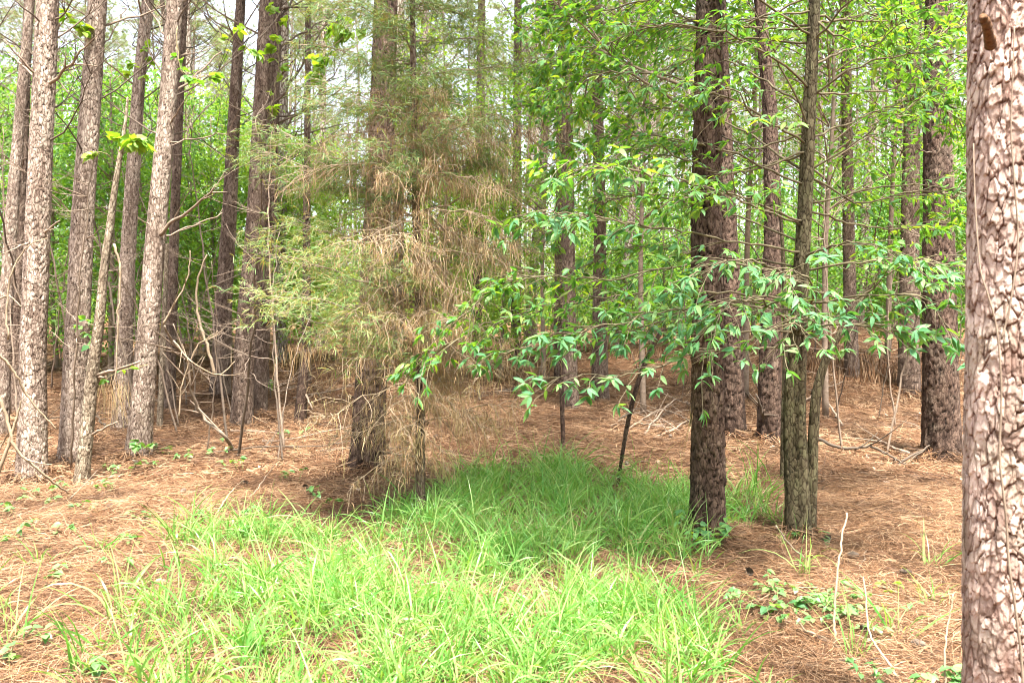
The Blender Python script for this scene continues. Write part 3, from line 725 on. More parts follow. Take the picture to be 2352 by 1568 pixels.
OB = [  # (px, py, depth offset from the oak) ..., density of twigs per metre
    ([(1835, 735, 0), (1700, 700, -.5), (1560, 712, -.75), (1420, 740, -.85), (1300, 770, -.9)], 10),
    ([(1840, 690, 0), (1600, 668, -.3), (1350, 690, -.3), (1150, 735, -.4), (975, 815, -.5)], 9),
    ([(1842, 640, 0), (1640, 600, -.4), (1400, 640, -.6), (1180, 640, -.4), (1050, 735, -.4)], 9),
    ([(1846, 580, 0), (1600, 540, -.4), (1380, 500, -.8), (1230, 480, -1.1)], 9),
    ([(1850, 520, 0), (1620, 430, -.5), (1430, 385, -1.1), (1310, 372, -1.35)], 9),
    ([(1853, 430, 0), (1650, 340, -.1), (1450, 310, .1), (1300, 340, .3)], 12),
    ([(1857, 330, 0), (1650, 215, -.3), (1450, 165, -.4), (1300, 205, -.2)], 12),
    ([(1862, 200, 0), (1700, 90, -.4), (1500, 60, -.5), (1350, 130, -.3)], 12),
    ([(1868, 80, 0), (1650, -40, -.3), (1420, 20, -.2), (1260, 10, 0)], 12),
    ([(1836, 790, 0), (1720, 800, -.55), (1600, 810, -.8), (1470, 858, -.95), (1370, 862, -1), (1235, 862, -1)], 6),
    ([(1835, 760, 0), (1760, 700, -.7), (1690, 690, -.95), (1635, 740, -1.0)], 9),
    ([(1836, 770, 0), (1920, 745, -.5), (2010, 752, -.75), (2085, 770, -.8)], 9),
    ([(1840, 700, 0), (2000, 680, -.5), (2130, 690, -.7), (2195, 790, -.75)], 8),
    ([(1844, 620, 0), (2020, 600, -.4), (2210, 610, -.5)], 9),
    ([(1856, 395, 0), (1960, 330, -.1), (2060, 265, -.2), (2214, 150, -.3)], 7),
    ([(1862, 220, 0), (1975, 150, -.2), (2080, 128, -.3), (2225, 125, -.4)], 9),
    ([(1852, 470, 0), (2050, 428, -.1), (2240, 440, -.2)], 8),
    ([(1859, 300, 0), (1800, 160, -.2), (1740, 40, -.3), (1690, -60, -.3)], 8),
    ([(1868, 100, 0), (1960, 0, -.3), (2100, -40, -.4)], 10),
    ([(1872, 40, 0), (2000, 50, .1), (2150, 30, .2)], 10),
    ([(1843, 650, 0), (1760, 610, -.7), (1680, 600, -.95), (1570, 640, -1.0)], 10),
    ([(1850, 510, 0), (1750, 470, -.5), (1660, 440, -.6), (1560, 455, -.5)], 10),
    ([(1848, 560, 0), (1640, 480, .5), (1430, 450, .9), (1260, 540, 1.1)], 12),
    ([(1855, 400, 0), (1640, 270, .7), (1440, 250, 1.1), (1250, 250, 1.3)], 13),
    ([(1862, 250, 0), (1640, 130, .7), (1420, 110, 1.1), (1230, 160, 1.4)], 13),
    ([(1870, 60, 0), (1620, 40, .8), (1400, 90, 1.1), (1230, 60, 1.3)], 13),
    ([(1845, 610, 0), (1640, 590, .6), (1450, 570, .9), (1250, 650, 1.0)], 11),
    ([(1858, 320, 0), (2000, 260, .6), (2120, 230, .9), (2240, 300, 1.0)], 11),
    ([(1852, 480, 0), (1990, 520, .5), (2120, 520, .8), (2230, 480, 1.0)], 9),
    ([(1866, 150, 0), (1990, 100, .7), (2120, 90, 1.0), (2260, 40, 1.1)], 11),
    ([(1847, 590, 0), (1920, 560, -.5), (1990, 560, -.8), (2080, 600, -.9)], 9),
    ([(1842, 720, 0), (1870, 680, -.6), (1830, 620, -.9), (1800, 640, -1.0)], 8),
    ([(1838, 760, 0), (1870, 740, -.7), (1830, 730, -1.0), (1800, 790, -1.1)], 10),
    ([(1860, 290, 0), (1750, 280, -.4), (1690, 210, -.7), (1600, 200, -.8)], 7),
]
ro = np.random.default_rng(77)
for k in range(14):   # the airy veil of finer boughs between the big ones
    low = k < 3
    ye = (530 + 320 * ro.random()) if low else (-40 + 520 * ro.random())
    xe = (1040 if ye > 720 else 1220) + 400 * ro.random() if ro.random() < .68 else 2060 + 180 * ro.random()
    ys = min(ye + (-60 + 120 * ro.random()), 760); xs = 1845; de = (-1.0 + 1.3 * ro.random()) if low else (-.5 + 1.6 * ro.random())
    f = lambda u: (xs + (xe - xs) * u, ys + (ye - ys) * u + 30 * ro.normal(), de * u)
    OB.append(([(xs, ys, 0), f(.35), f(.7), f(1)], 8))
for pts, dens in OB:
    pp = np.array([P(a, b, OD + c) for a, b, c in pts])
    pp[0, 0] = np.interp(pp[0, 2], path[:, 2], path[:, 0]); pp[0, 1] = np.interp(pp[0, 2], path[:, 2], path[:, 1])
    rear = pts[-1][2] > -.55
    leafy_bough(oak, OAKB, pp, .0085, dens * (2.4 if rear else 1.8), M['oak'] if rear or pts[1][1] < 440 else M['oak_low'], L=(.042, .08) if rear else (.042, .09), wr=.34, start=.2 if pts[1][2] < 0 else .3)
# crown above the frame
for k in range(16):
    z = 4.2 + k * .27; az = k * 2.4
    b = np.array([np.interp(z, path[:, 2], path[:, 0]), np.interp(z, path[:, 2], path[:, 1]), z])
    ln = 2.3 - (k / 16) * 1.0
    d = np.array([math.cos(az), math.sin(az), .25])
    leafy_bough(oak, OAKB, np.array([b, b + d * ln * .5 + [0, 0, .1], b + d * ln]), .012, 11, M['oak'], start=.25)

# ------------------------------------------------------------------ the red cedar: dead straw-hung lower boughs, green sprays above
CD = G(966, 1195)[1]
c_px = [(966, 1200, 26), (965, 1000, 23), (966, 800, 21), (958, 600, 20), (954, 400, 18), (950, 250, 16), (948, 100, 14), (946, -80, 12)]
cpath, crr = path_from_px(c_px, CD, 5.6)
g, at = trunk_geo(cpath, crr, 5.0, .012, 26, (.018, .12), .004, 71, flare=.25)
cedar = empty('cedar_tree', cpath[0], 'cedar hung with tan dead sprays below and green feathery sprays above', 'cedar tree')
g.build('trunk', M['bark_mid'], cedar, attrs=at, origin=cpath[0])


def cedar_bough(b, az, ln, rise, dead, n_st, light=False, r0=.008):
    d = np.array([math.cos(az), math.sin(az), 0]); sd = np.array([-d[1], d[0], 0])
    t = np.linspace(0, 1, 12)[:, None]
    sag = .30 if dead else .12
    p = b + d * t * ln + np.array([0, 0, 1.0]) * (rise * t - sag * t ** 2) * ln + sd * .10 * ln * np.sin(t * 4 + az * 3) + R.normal(size=(12, 3)) * .012
    wood = Geo(); fol = Geo(); grn = Geo()
    tube(wood, p, np.linspace(r0, .002, 12), 5)
    tw = []
    for k in range(int((26 if dead else 16) * ln) + 6):
        i = R.integers(1, 12); s = 1 if R.random() < .5 else -1
        dd = norm(d * (.4 + .5 * R.random()) + sd * s * (.3 + .9 * R.random()) + np.array([0, 0, (-.12 if dead else .05) + (.5 if dead else .25) * R.normal()]))
        l2 = ln * (.12 + .30 * R.random())
        u = np.linspace(0, 1, 6)[:, None]
        q = p[i] + dd * u * l2 + np.array([0, 0, -1]) * u ** 2 * l2 * (.45 if dead else .15) + R.normal(size=(6, 3)) * .012 * u
        tube(wood, q, np.linspace(.0032, .0013, 6), 3, cap=False)
        tw.append(q)
    allp = np.concatenate([q[2:] for q in tw] + [p[3:]])
    idx = R.integers(0, len(allp), n_st)
    c = allp[idx] + R.normal(size=(n_st, 3)) * (.02 if dead else (.055 if light else .035))
    if dead:
        L = .03 + .15 * R.random(n_st) ** 1.8
        u = np.linspace(0, 1, 4)[None, :, None]
        o = rdir(n_st, -.4, .4); w = .25 + .75 * R.random(n_st) ** 1.5
        q = c[:, None, :] + u * L[:, None, None] * (o * w[:, None])[:, None, :] * (1 - .5 * u) + np.array([0, 0, -1]) * (u ** 1.4) * L[:, None, None] * (1 - .4 * w)[:, None, None]
        q = q + R.normal(size=q.shape) * .006 * u
        strips(fol, q, .0020 + .0024 * R.random(n_st), taper=.4)
    else:
        # feathery sprays: each a little fan of scale twigs
        m = 7
        o = norm(d * .5 + rdir(n_st, -.5, .6))
        L = .035 + .055 * R.random(n_st)
        cc = np.repeat(c, m, 0); oo = norm(np.repeat(o, m, 0) + .55 * R.normal(size=(n_st * m, 3))); LL = np.repeat(L, m) * (.6 + .6 * R.random(n_st * m))
        cc = cc + np.repeat(o * L[:, None], m, 0) * R.random((n_st * m, 1))
        u = np.linspace(0, 1, 3)[None, :, None]
        q = cc[:, None, :] + oo[:, None, :] * u * LL[:, None, None] - np.array([0, 0, .25]) * u ** 2 * LL[:, None, None]
        strips(fol, q, .0032 + .002 * R.random(n_st * m), taper=.35)
    o = wood.build('branch', M['stick'] if dead else M['limb'], cedar, origin=cpath[0])
    f = fol.build('foliage', M['tan'] if dead else (M['cedar_l'] if light else M['cedar']), o, smooth=False, origin=cpath[0])
    o['label'] = 'dead bough hung with tan straw' if dead else 'live bough with green feathery sprays'


def cat(z): return np.array([np.interp(z, cpath[:, 2], cpath[:, 0]), np.interp(z, cpath[:, 2], cpath[:, 1]), z])


for k in range(104):  # dead boughs all the way round from near the ground to above head height
    z = .42 + 2.85 * ((k + R.random()) / 104); az = R.random() * 6.283
    ln = (.28 + .85 * R.random() ** 1.3) * (1.0 if z > .9 else .7)
    cedar_bough(cat(z), az, ln, .10 + .28 * R.normal(), True, int((170 if z < .95 else 370) * ln * (.35 if math.cos(az) < -.25 else 1.15) * (.5 + R.random())) + 80, r0=.0055)
for k in range(34):  # green boughs above
    z = 2.3 + 2.7 * (k / 34); az = k * 2.399 + .3 * R.normal()
    ln = (.62 + .35 * R.random()) * (1.0 - .35 * max(0, z - 3.5))
    cedar_bough(cat(z), az, ln, .28 + .1 * R.normal(), False, 190)
for (xa, ya, xb, yb, dd, n) in [(955, 700, 640, 590, -.5, 230), (955, 790, 700, 680, -.7, 210), (955, 740, 610, 680, -.1, 210), (955, 650, 780, 580, -.6, 200), (956, 800, 660, 730, -.4, 170), (956, 690, 620, 560, .3, 200), (956, 840, 740, 760, -.5, 150), (955, 600, 690, 520, .1, 170), (954, 500, 600, 350, .1, 300), (954, 480, 640, 300, .3, 300), (954, 450, 1140, 330, .3, 260), (960, 620, 1200, 560, .5, 260)]:
    a = cat(P(xa, ya, CD)[2]); b = P(xb, yb, CD + dd); v = b - a; h = math.hypot(v[0], v[1])
    cedar_bough(a, math.atan2(v[1], v[0]), h, v[2] / h + .12, False, n, light=yb > 500, r0=.010)

# ------------------------------------------------------------------ straw caught on branches
def straw_tuft(px, n, spread, L, label, mat='tan', W=.0035):
    g = Geo(); c0 = P(*px)
    c = c0 + R.normal(size=(n, 3)) * spread
    u = np.linspace(0, 1, 4)[None, :, None]; o = rdir(n, -.3, .3)
    LL = L * (.5 + R.random(n))
    q = c[:, None, :] + u * LL[:, None, None] * o[:, None, :] * .25 - np.array([0, 0, 1]) * u * LL[:, None, None]
    strips(g, q, W, taper=.5)
    tag(g.build('straw_tuft', M[mat], origin=c0), label, 'pine straw')


straw_tuft((1602, 880, 5.75), 60, (.015, .02, .06), .32, 'orange pine straw hanging down the shaded flank of the big dark pine')
straw_tuft((262, 880, 8.6), 130, (.09, .05, .05), .32, 'tan dead straw dangling from the side limb of the whitish crooked snag')
straw_tuft((860, 700, 7.5), 160, (.10, .04, .18), .22, 'reddish straw caught against the stout pine behind the cedar')
for k, (a, b) in enumerate([(1900, 850), (1960, 835), (2010, 850), (2055, 870), (1220, 850), (1480, 820)]):
    gp = G(a, b)
    straw_tuft((a, b - 14, gp[1]), 420, (.35, .2, .06), .30, ['brown straw draped over the bank nearest the oak', 'brown straw draped on the crest of the bank', 'brown straw hanging down the middle of the bank', 'brown straw on the bank beside the grey brown pine', 'brown straw heap on the rise behind the cedar', 'brown straw heap on the rise by the leaning pole'][k], mat='straw', W=.012)
straw_tuft((700, 800, 6.4), 90, (.12, .06, .03), .13, 'reddish brown straw drooping from the low cedar bough tip')

# ------------------------------------------------------------------ understorey hardwoods
def hardwood(seed, H, rx, zc, rz, n_clump, n_leaf, L):
    global R
    keep = R; R = np.random.default_rng(seed)
    tg = Geo(); lg = Geo(); limbs = []
    hp = np.array([[0, 0, -.1], [.06, .02, H * .3], [.02, .1, H * .6], [.1, .05, H * .97]]) + np.array([0, 0, 0])
    tube(tg, smooth_path(hp, 20), np.linspace(.05, .012, 20), 7)
    for k in range(n_clump):
        d = rdir(1, -1, 1)[0]; f = R.random() ** .45
        c = np.array([d[0] * rx * f, d[1] * rx * f, zc + d[2] * rz * f])
        zb = min(H * .95, max(.3, c[2] - .4 * np.hypot(c[0], c[1]) - .1)); b = np.array([.05, .05, zb])
        lm = Geo(); tube(lm, smooth_path([b, (b + c) / 2 + [0, 0, .12], c], 7), np.linspace(.012, .003, 7), 4, cap=False); limbs.append(lm)
        n = int(n_leaf * (.6 + .8 * R.random()))
        q = c + R.normal(size=(n, 3)) * np.array([.34, .34, .13])
        ax = norm((q - c) * np.array([1, 1, .3]) + R.normal(size=(n, 3)) * .25 + np.array([0, 0, -.12]))
        nn = norm(np.array([0, 0, 1.0]) + R.normal(size=(n, 3)) * .45)
        ll = L * (.6 + .7 * R.random(n))
        leaves(lg, q, ax, nn, ll, ll * .62, LT_FAR, fold=.3, droop=.25)
    R = keep
    allb = Geo()
    for l in limbs: allb.v += l.v; allb.q += [q + allb.n for q in l.q]; allb.t += [t + allb.n for t in l.t]; allb.n += l.n
    return tg.mesh('trunk', M['limb']), allb.mesh('limbs', M['limb']), lg


HW = []
for s, a in enumerate([(6.0, 1.5, 3.4, 2.6, 50, 120, .085), (5.2, 1.3, 2.7, 2.3, 48, 130, .08), (7.2, 1.7, 4.2, 3.0, 56, 120, .09), (3.4, 1.2, 1.6, 1.4, 34, 130, .075), (8.0, 1.9, 5.2, 2.6, 60, 75, .075)]):
    t, l, lg = hardwood(300 + s, *a)
    HW.append((t, l, lg.mesh('foliage', M['under'], smooth=False), lg.mesh('foliage', M['under2'], smooth=False)))

UH = [  # x in photo, distance, kind, yellow, scale, what sets it apart
    (20, 15.5, 1, 0, 1.0), (128, 16, 0, 0, 1.0), (250, 14.5, 1, 0, .95), (262, 18, 2, 0, .95), (345, 19, 0, 0, 1.0), (440, 16.5, 0, 0, .9), (470, 21, 2, 1, 1.0),
    (560, 22, 0, 0, 1.05), (650, 19, 1, 1, 1.0), (600, 26, 2, 0, 1.0), (745, 24, 0, 1, 1.0), (790, 18, 1, 1, .9), (985, 19, 0, 1, .95), (1060, 24, 0, 1, .95), (1120, 20, 1, 1, 1.0),
    (1270, 32, 0, 1, 1.0), (1400, 23, 1, 1, 1.0), (1480, 28, 0, 0, 1.0), (1545, 22, 3, 1, 1.0), (1720, 27, 0, 1, 1.0), (1800, 24, 3, 1, 1.0), (1905, 30, 0, 1, .9), (2020, 26, 1, 1, 1.0),
    (2050, 21, 3, 0, 1.0), (2130, 30, 2, 1, .9), (2225, 17, 0, 0, .9), (2290, 20, 0, 0, 1), (90, 22, 3, 0, 1.1), (400, 24, 3, 0, 1.2), (530, 20, 3, 0, 1.0), (660, 25, 3, 0, 1.1), (1160, 26, 3, 1, 1.1), (1340, 27, 3, 1, 1.1), (2190, 23, 3, 1, 1.1), (-60, 19, 2, 0, 1.0), (2420, 19, 2, 0, 1.0),
    (1480, 11.5, 4, 0, .95), (1715, 12.5, 4, 1, 1.0), (1900, 11, 4, 0, .9), (2040, 13.5, 4, 1, 1.0), (2190, 11.5, 4, 0, .95), (1250, 14, 4, 1, .9), (1030, 15, 4, 1, .9),
    (700, 17, 1, 1, 1.0), (1040, 18.5, 1, 1, .9), (1150, 15.5, 1, 1, .85), (330, 15.5, 1, 1, .95), (500, 17, 1, 1, 1.0),
    (1390, 17, 3, 0, 1.0), (1455, 20, 1, 0, .9), (1530, 17.5, 3, 0, .9), (1580, 25, 1, 0, 1.0), (1730, 18, 3, 0, 1.0), (1830, 20.5, 1, 0, 1.0), (1890, 17, 3, 0, .9), (1990, 19, 1, 0, 1.0), (2060, 17.5, 1, 0, .9), (2135, 19, 1, 0, 1.0), (2240, 16, 1, 0, .9),
    (150, 28, 0, 0, 1.0), (310, 27, 1, 0, 1.2), (420, 28, 0, 1, 1.0), (700, 30, 3, 0, 1.2), (900, 31, 3, 1, 1.2), (1100, 32, 3, 0, 1.3), (1450, 34, 3, 1, 1.3), (1560, 30, 3, 0, 1.2), (1760, 32, 3, 1, 1.3), (1880, 27, 3, 0, 1.1), (2090, 33, 3, 1, 1.3),
    (190, 25, 2, 0, 1.1), (1960, 36, 3, 1, 1.1), (1620, 33, 3, 1, 1.1)]
LAND.sort()
ORD = ['', 'second ', 'third ', 'fourth ', 'fifth ', 'sixth ', 'seventh ', 'eighth ', 'ninth ', 'tenth ']
SHORT = {'a': 'thick pale flaky pine', 'b': 'reddish grey pine', 'd': 'leaning fork limbed pine', 'f': 'green wrapped slender pine', 'g': 'touching pair of pines', 'i': 'stout pine behind the cedar',
         'j': 'grey pine with upturned dead branches', 'k': 'pine behind the broken stem', 'm': 'scaly pine past the leaning pole', 'n': 'big dark pine at the grass edge', 'p': 'dark footed pine with jagged stub', 'q': 'slim pine over the bank', 's': 'thick furrowed pine'}
LM = sorted([(px[2][0], SHORT[k]) for _, px, _, k in PINES if k in SHORT])


def gap(xv):
    prev = [n for x, n in LM if x <= xv]
    return prev[-1] if prev else None


def ordinal_labels(items, kindword):
    """items [(xv, ...)] -> labels counted from the nearest named pine on one side"""
    out = {}; seen = {}
    for i in sorted(range(len(items)), key=lambda i: items[i][0]):
        gname = gap(items[i][0]); seen[gname] = seen.get(gname, -1) + 1
        o = ORD[min(seen[gname], 9)]
        out[i] = f'{o}{kindword} right of the {gname}' if gname else f'{o}{kindword} at the picture edge beside the thick pale flaky pine'
    return out


def cone_x(xv, D):
    return P(xv, 700, D)[0]


labs = ordinal_labels(UH, 'leafy hardwood')
for i, (xv, D, k, yel, s) in enumerate(UH):
    x = cone_x(xv, D)
    r = empty('hardwood_tree', (x, D, float(gh(x, D))), ('yellow green ' if yel else 'deep green ') + labs[i], 'hardwood tree', 'leafy hardwoods among the pines')
    rz = R.random() * 6.28; s = s * (.92 + .16 * R.random())
    put('trunk', HW[k][0], r, rz=rz, s=s)
    c = put('crown', HW[k][2 + yel], r, rz=rz, s=s)
    put('crown_limb', HW[k][1], c)

# ------------------------------------------------------------------ pines farther back
def far_pine(seed):
    global R
    keep = R; R = np.random.default_rng(seed)
    H = 16.0
    tg = Geo(); hp = np.array([[0, 0, -.2], [.03, 0, 1], [.1 * R.normal(), .1 * R.normal(), 6], [.2 * R.normal(), .2 * R.normal(), 11], [0, 0, H]])
    p = smooth_path(hp, 40); tube(tg, p, np.interp(p[:, 2], [-.2, .5, 6, 11, H], [.125, .10, .078, .055, .012]), 14)
    br = []
    for k in range(26):
        z = 2.0 + R.random() ** .7 * 9; b = np.array([np.interp(z, p[:, 2], p[:, 0]), np.interp(z, p[:, 2], p[:, 1]), z])
        br.append(dead_branch(b, R.random() * 6.28, .5 + R.random() * 1.3, .25 + .45 * R.random(), .015, twigs=5, n=4).mesh('branch', M['limb_m']))
    R = keep
    return tg.mesh('trunk', M['bark_far']), br


FP = [far_pine(500 + s) for s in range(4)]
fx = []
rows = np.random.default_rng(21)
for D in np.arange(17, 78, 3.2):   # a planted wood: loose rows
    xm = D * .66 + 1.5
    x = -xm + rows.random() * 2.6
    while x < xm:
        xx = x + .9 * rows.normal(); dd = D + .9 * rows.normal()
        xv = CX + FPX * xx / dd
        x += 2.7 + .035 * D + (1.3 if xv < 1150 else 0)
        clash = any(abs(xv - q[2][0]) < q[2][2] * .6 + 8 for _, q, _, _ in PINES)
        if dd < 40 and clash: continue
        fx.append((xv, xx, dd))
near = [f for f in fx if f[2] < 34]; far = [f for f in fx if f[2] >= 34]
labs = ordinal_labels(near, 'slim distant pine')
for i, (xv, x, D) in enumerate(near + far):
    k = rows.integers(0, 4)
    lab = labs[i] if i < len(near) else 'tiny pale pine trunk deep in the wood, one of very many'
    r = empty('pine_tree', (x, D, float(gh(x, D))), lab, 'pine tree', 'distant pines in the wood' if i < len(near) else 'pines deepest in the wood')
    s = .85 + .3 * rows.random(); rz = rows.random() * 6.28
    r.scale = (s, s, s * (1.0 + .1 * rows.random())); r.rotation_euler = (.02 * rows.normal(), .02 * rows.normal(), rz)
    put('trunk', FP[k][0], r)
    for b in FP[k][1][::1 if D < 34 else 2]: put('branch', b, r)
    c = put('crown', CROWNS[k][0], r, (0, 0, 11.4), 0, .9)
    put('crown_limb', CROWNS[k][1], c)
print('far pines', len(near), len(far))

# low brush closing the view far back: nobody could count its leaves
def far_brush():
    lg = Geo(); n = 90000
    y = 34 + 40 * R.random(n); x = (R.random(n) * 2 - 1) * (y * .68 + 2)
    lump = vnoise(x * .28 + 40, y * .28); hh = np.clip(lump - .32, 0, 1) * 7.0
    z = gh(x, y) + hh * R.random(n) ** .8
    keep = hh > .15
    q = np.stack([x, y, z], 1)[keep]; n = len(q)
    ll = .16 + .14 * R.random(n)
    leaves(lg, q, rdir(n, -.5, .4), norm(np.array([0, 0, 1.0]) + R.normal(size=(n, 3)) * .6), ll, ll * .7, LT_FAR)
    tag(lg.build('far_undergrowth', M['under2'], smooth=False), 'far undergrowth closing the view between the trunks', 'undergrowth', kind='stuff')


far_brush()

def shade_belt_behind():  # unseen leaf belt, added to block low sky light and deepen forest shade
    g = Geo(); n = 60000
    x = (R.random(n) * 2 - 1) * 34; y = -13 - 7 * R.random(n) - 1.5 * np.abs(vnoise(x * .4, x * 0 + 3)); z = gh(x, y) + 12.5 * R.random(n) * (.6 + .5 * vnoise(x * .3, y * .3))
    ll = .22 + .2 * R.random(n)
    leaves(g, np.stack([x, y, z], 1), rdir(n, -.5, .3), norm(np.array([0, 0, 1.0]) + R.normal(size=(n, 3)) * .7), ll, ll * .65, LT_FAR)
    tag(g.build('shade_belt', M['under'], smooth=False), 'added unseen leaf belt behind the viewpoint, cutting low sky light', 'shade_belt', kind='stuff')


shade_belt_behind()

# ------------------------------------------------------------------ grass
GRASS = np.array([(-80, 1720), (-80, 1545), (150, 1490), (300, 1420), (330, 1300), (450, 1225), (620, 1235), (780, 1250), (900, 1215), (985, 1150), (1060, 1110), (1200, 1098), (1330, 1085), (1420, 1120), (1520, 1140), (1590, 1150),
                  (1700, 1140), (1790, 1150), (1795, 1215), (1690, 1225), (1600, 1250), (1620, 1330), (1655, 1400), (1670, 1480), (1680, 1568), (1690, 1720)], float)


def inside(x, y, poly):
    c = np.zeros(len(x), bool); j = len(poly) - 1
    for i in range(len(poly)):
        xi, yi = poly[i]; xj, yj = poly[j]
        c ^= ((yi > y) != (yj > y)) & (x < (xj - xi) * (y - yi) / (yj - yi + 1e-12) + xi)
        j = i
    return c


def grass():
    g = Geo()
    n = 24000
    y = 2.9 + 6.2 * R.random(n); x = (R.random(n) * 2 - 1) * (y * .62 + .2)
    z = gh(x, y); xv, yv, _ = proj(np.stack([x, y, z], 1))
    jx = xv + 60 * (vnoise(x * 3, y * 3) - .5) * 2; jy = yv + 30 * (vnoise(x * 3 + 9, y * 3) - .5) * 2
    ins = inside(jx, jy, GRASS)
    nz = vnoise(x * 2.2 + 3, y * 2.2 + 8) * .65 + vnoise(x * 5 + 3, y * 5 + 8) * .35; dens = np.clip((nz - .36) * 5, .06, 1.0)
    dens = np.maximum(dens, np.clip((1290 - yv) / 120, 0, .9)); left = np.clip((xv - 330) / 320, .12, 1) * np.clip((1760 - xv) / 150, .3, 1)
    keep = ins & (R.random(n) < dens * left * .24)
    strag = (~ins) & (yv > 1225) & (R.random(n) < .004) & (xv < 2150)
    keep |= strag
    cx, cy = x[keep], y[keep]
    print('tufts', keep.sum())
    m = 15
    bx = np.repeat(cx, m) + R.normal(size=len(cx) * m) * .035; by = np.repeat(cy, m) + R.normal(size=len(cx) * m) * .035
    nb = len(bx); bz = gh(bx, by)
    az = R.random(nb) * 6.283; tilt = .05 + .75 * R.random(nb) ** 1.1
    tuft = np.repeat((.6 + .75 * R.random(len(cx)) ** 1.3) * np.where(yv[keep] < 1150, 1.25, 1.0), m)
    L = (.12 + .28 * R.random(nb)) * tuft
    curl = .3 + 1.9 * R.random(nb) ** 1.2
    u = np.linspace(0, 1, 7)
    ang = tilt[:, None] + curl[:, None] * u[None] ** 1.3
    ds = L[:, None] / 6
    h = np.concatenate([np.zeros((nb, 1)), np.cumsum(np.sin(ang[:, :-1]) * ds, 1)], 1); v = np.concatenate([np.zeros((nb, 1)), np.cumsum(np.cos(ang[:, :-1]) * ds, 1)], 1)
    tw = az[:, None] + .35 * (R.random((nb, 1)) - .5) * u[None]
    q = np.stack([bx[:, None] + h * np.cos(tw), by[:, None] + h * np.sin(tw), bz[:, None] + v - .01], -1)
    side = np.stack([np.cos(az + .6 * R.normal(size=nb)), np.sin(az + .6 * R.normal(size=nb)), np.zeros(nb)], 1)[:, None, :]
    W = (.0045 + .0085 * R.random(nb) ** 1.3)
    # ribbon across the blade: its flat faces up/back as it arches
    strips(g, q, W, side=norm(side + np.array([0, 0, .6])), taper=.06)
    tag(g.build('grass', M['grass'], smooth=True), 'bright green arching grass', 'grass', kind='stuff')
    d = Geo(); k = R.random(nb) < .11
    q2 = q[k].copy(); q2[:, :, 2] = bz[k][:, None] + (q2[:, :, 2] - bz[k][:, None]) * .5
    strips(d, q2, .005, taper=.1)
    tag(d.build('dry_grass', M['tan']), 'dry straw coloured blades in the green grass', 'grass', kind='stuff')


grass()

# ------------------------------------------------------------------ pine straw lying on the floor
def straw(n, y0, y1, L, W, lift, name):
    g = Geo()
    y = np.sqrt(y0 ** 2 + (y1 ** 2 - y0 ** 2) * R.random(n)); x = (R.random(n) * 2 - 1) * (y * .64 + .3)
    a = 6.283 * vnoise(x * 1.1 + 70, y * 1.1 + 20) + 1.1 * R.normal(size=n) + (R.random(n) < .35) * R.random(n) * 6.28
    ll = L * (.5 + .9 * R.random(n)); u = np.linspace(-.5, .5, 4)[None]
    bend = .5 * R.normal(size=n)[:, None]
    dx = np.cos(a)[:, None] * u - np.sin(a)[:, None] * bend * u ** 2; dy = np.sin(a)[:, None] * u + np.cos(a)[:, None] * bend * u ** 2
    px = x[:, None] + dx * ll[:, None]; py = y[:, None] + dy * ll[:, None]
    mound = .045 * np.clip(vnoise(x * 2.1 + 5, y * 2.1) - .45, 0, 1) / .55
    hh = lift * R.random(n) + mound * R.random(n)
    tl = .14 * R.normal(size=n) * (1 + 2.5 * (R.random(n) < .12))
    pz = np.maximum(gh(px, py) + .003, gh(px, py) + hh[:, None] + (u * tl[:, None] - .12 * u ** 2) * ll[:, None])
    side = np.array([0, 0, 1.0]) + .5 * R.normal(size=(n, 1, 3))
    strips(g, np.stack([px, py, pz], -1), W * (.7 + .7 * R.random(n)), side=norm(side), taper=.6)
    tag(g.build(name, M['straw'], smooth=False), 'fallen brown pine needles lying all over the floor', 'pine straw', kind='stuff')


straw(170000, 2.9, 7.5, .13, .0023, .05, 'pine_straw')
straw(110000, 7.5, 13, .16, .0045, .05, 'pine_straw')
straw(80000, 13, 26, .22, .009, .07, 'pine_straw')


def foot_straw(path0, r, n, L):
    """needles heaped round a foot"""
    g = Geo()
    a = R.random(n) * 6.28; d = r * (.95 + 1.1 * R.random(n) ** 1.5)
    x = path0[0] + np.cos(a) * d; y = path0[1] + np.sin(a) * d
    z = gh(x, y) + .14 * np.clip(1.9 - d / r, 0, 1) * R.random(n)
    o = norm(np.stack([np.cos(a) + .8 * R.normal(size=n), np.sin(a) + .8 * R.normal(size=n), -.35 + .3 * R.normal(size=n)], 1))
    u = np.linspace(-.3, .7, 4)[None, :, None]
    q = np.stack([x, y, z], 1)[:, None] + o[:, None] * u * L
    q[..., 2] = np.maximum(q[..., 2], gh(q[..., 0], q[..., 1]) + .004)
    return g, q


hg = Geo()
for (xv, yv, w) in [(1625, 1240, 86), (1836, 1240, 70), (2164, 1052, 92), (1687, 1006, 60), (1766, 1018, 60), (842, 1076, 84), (315, 1050, 60), (72, 1100, 70), (168, 1062, 68), (505, 916, 50), (575, 970, 80), (2088, 902, 54)]:
    f = G(xv, yv); r = w / 2 * f[1] / FPX
    _, q = foot_straw(f, r, 520, .16 + .01 * f[1] * .5)
    strips(hg, q, .0007 * f[1], taper=.6)
tag(hg.build('pine_straw', M['straw'], smooth=False), 'pine needles heaped round the feet of the trunks', 'pine straw', kind='stuff')

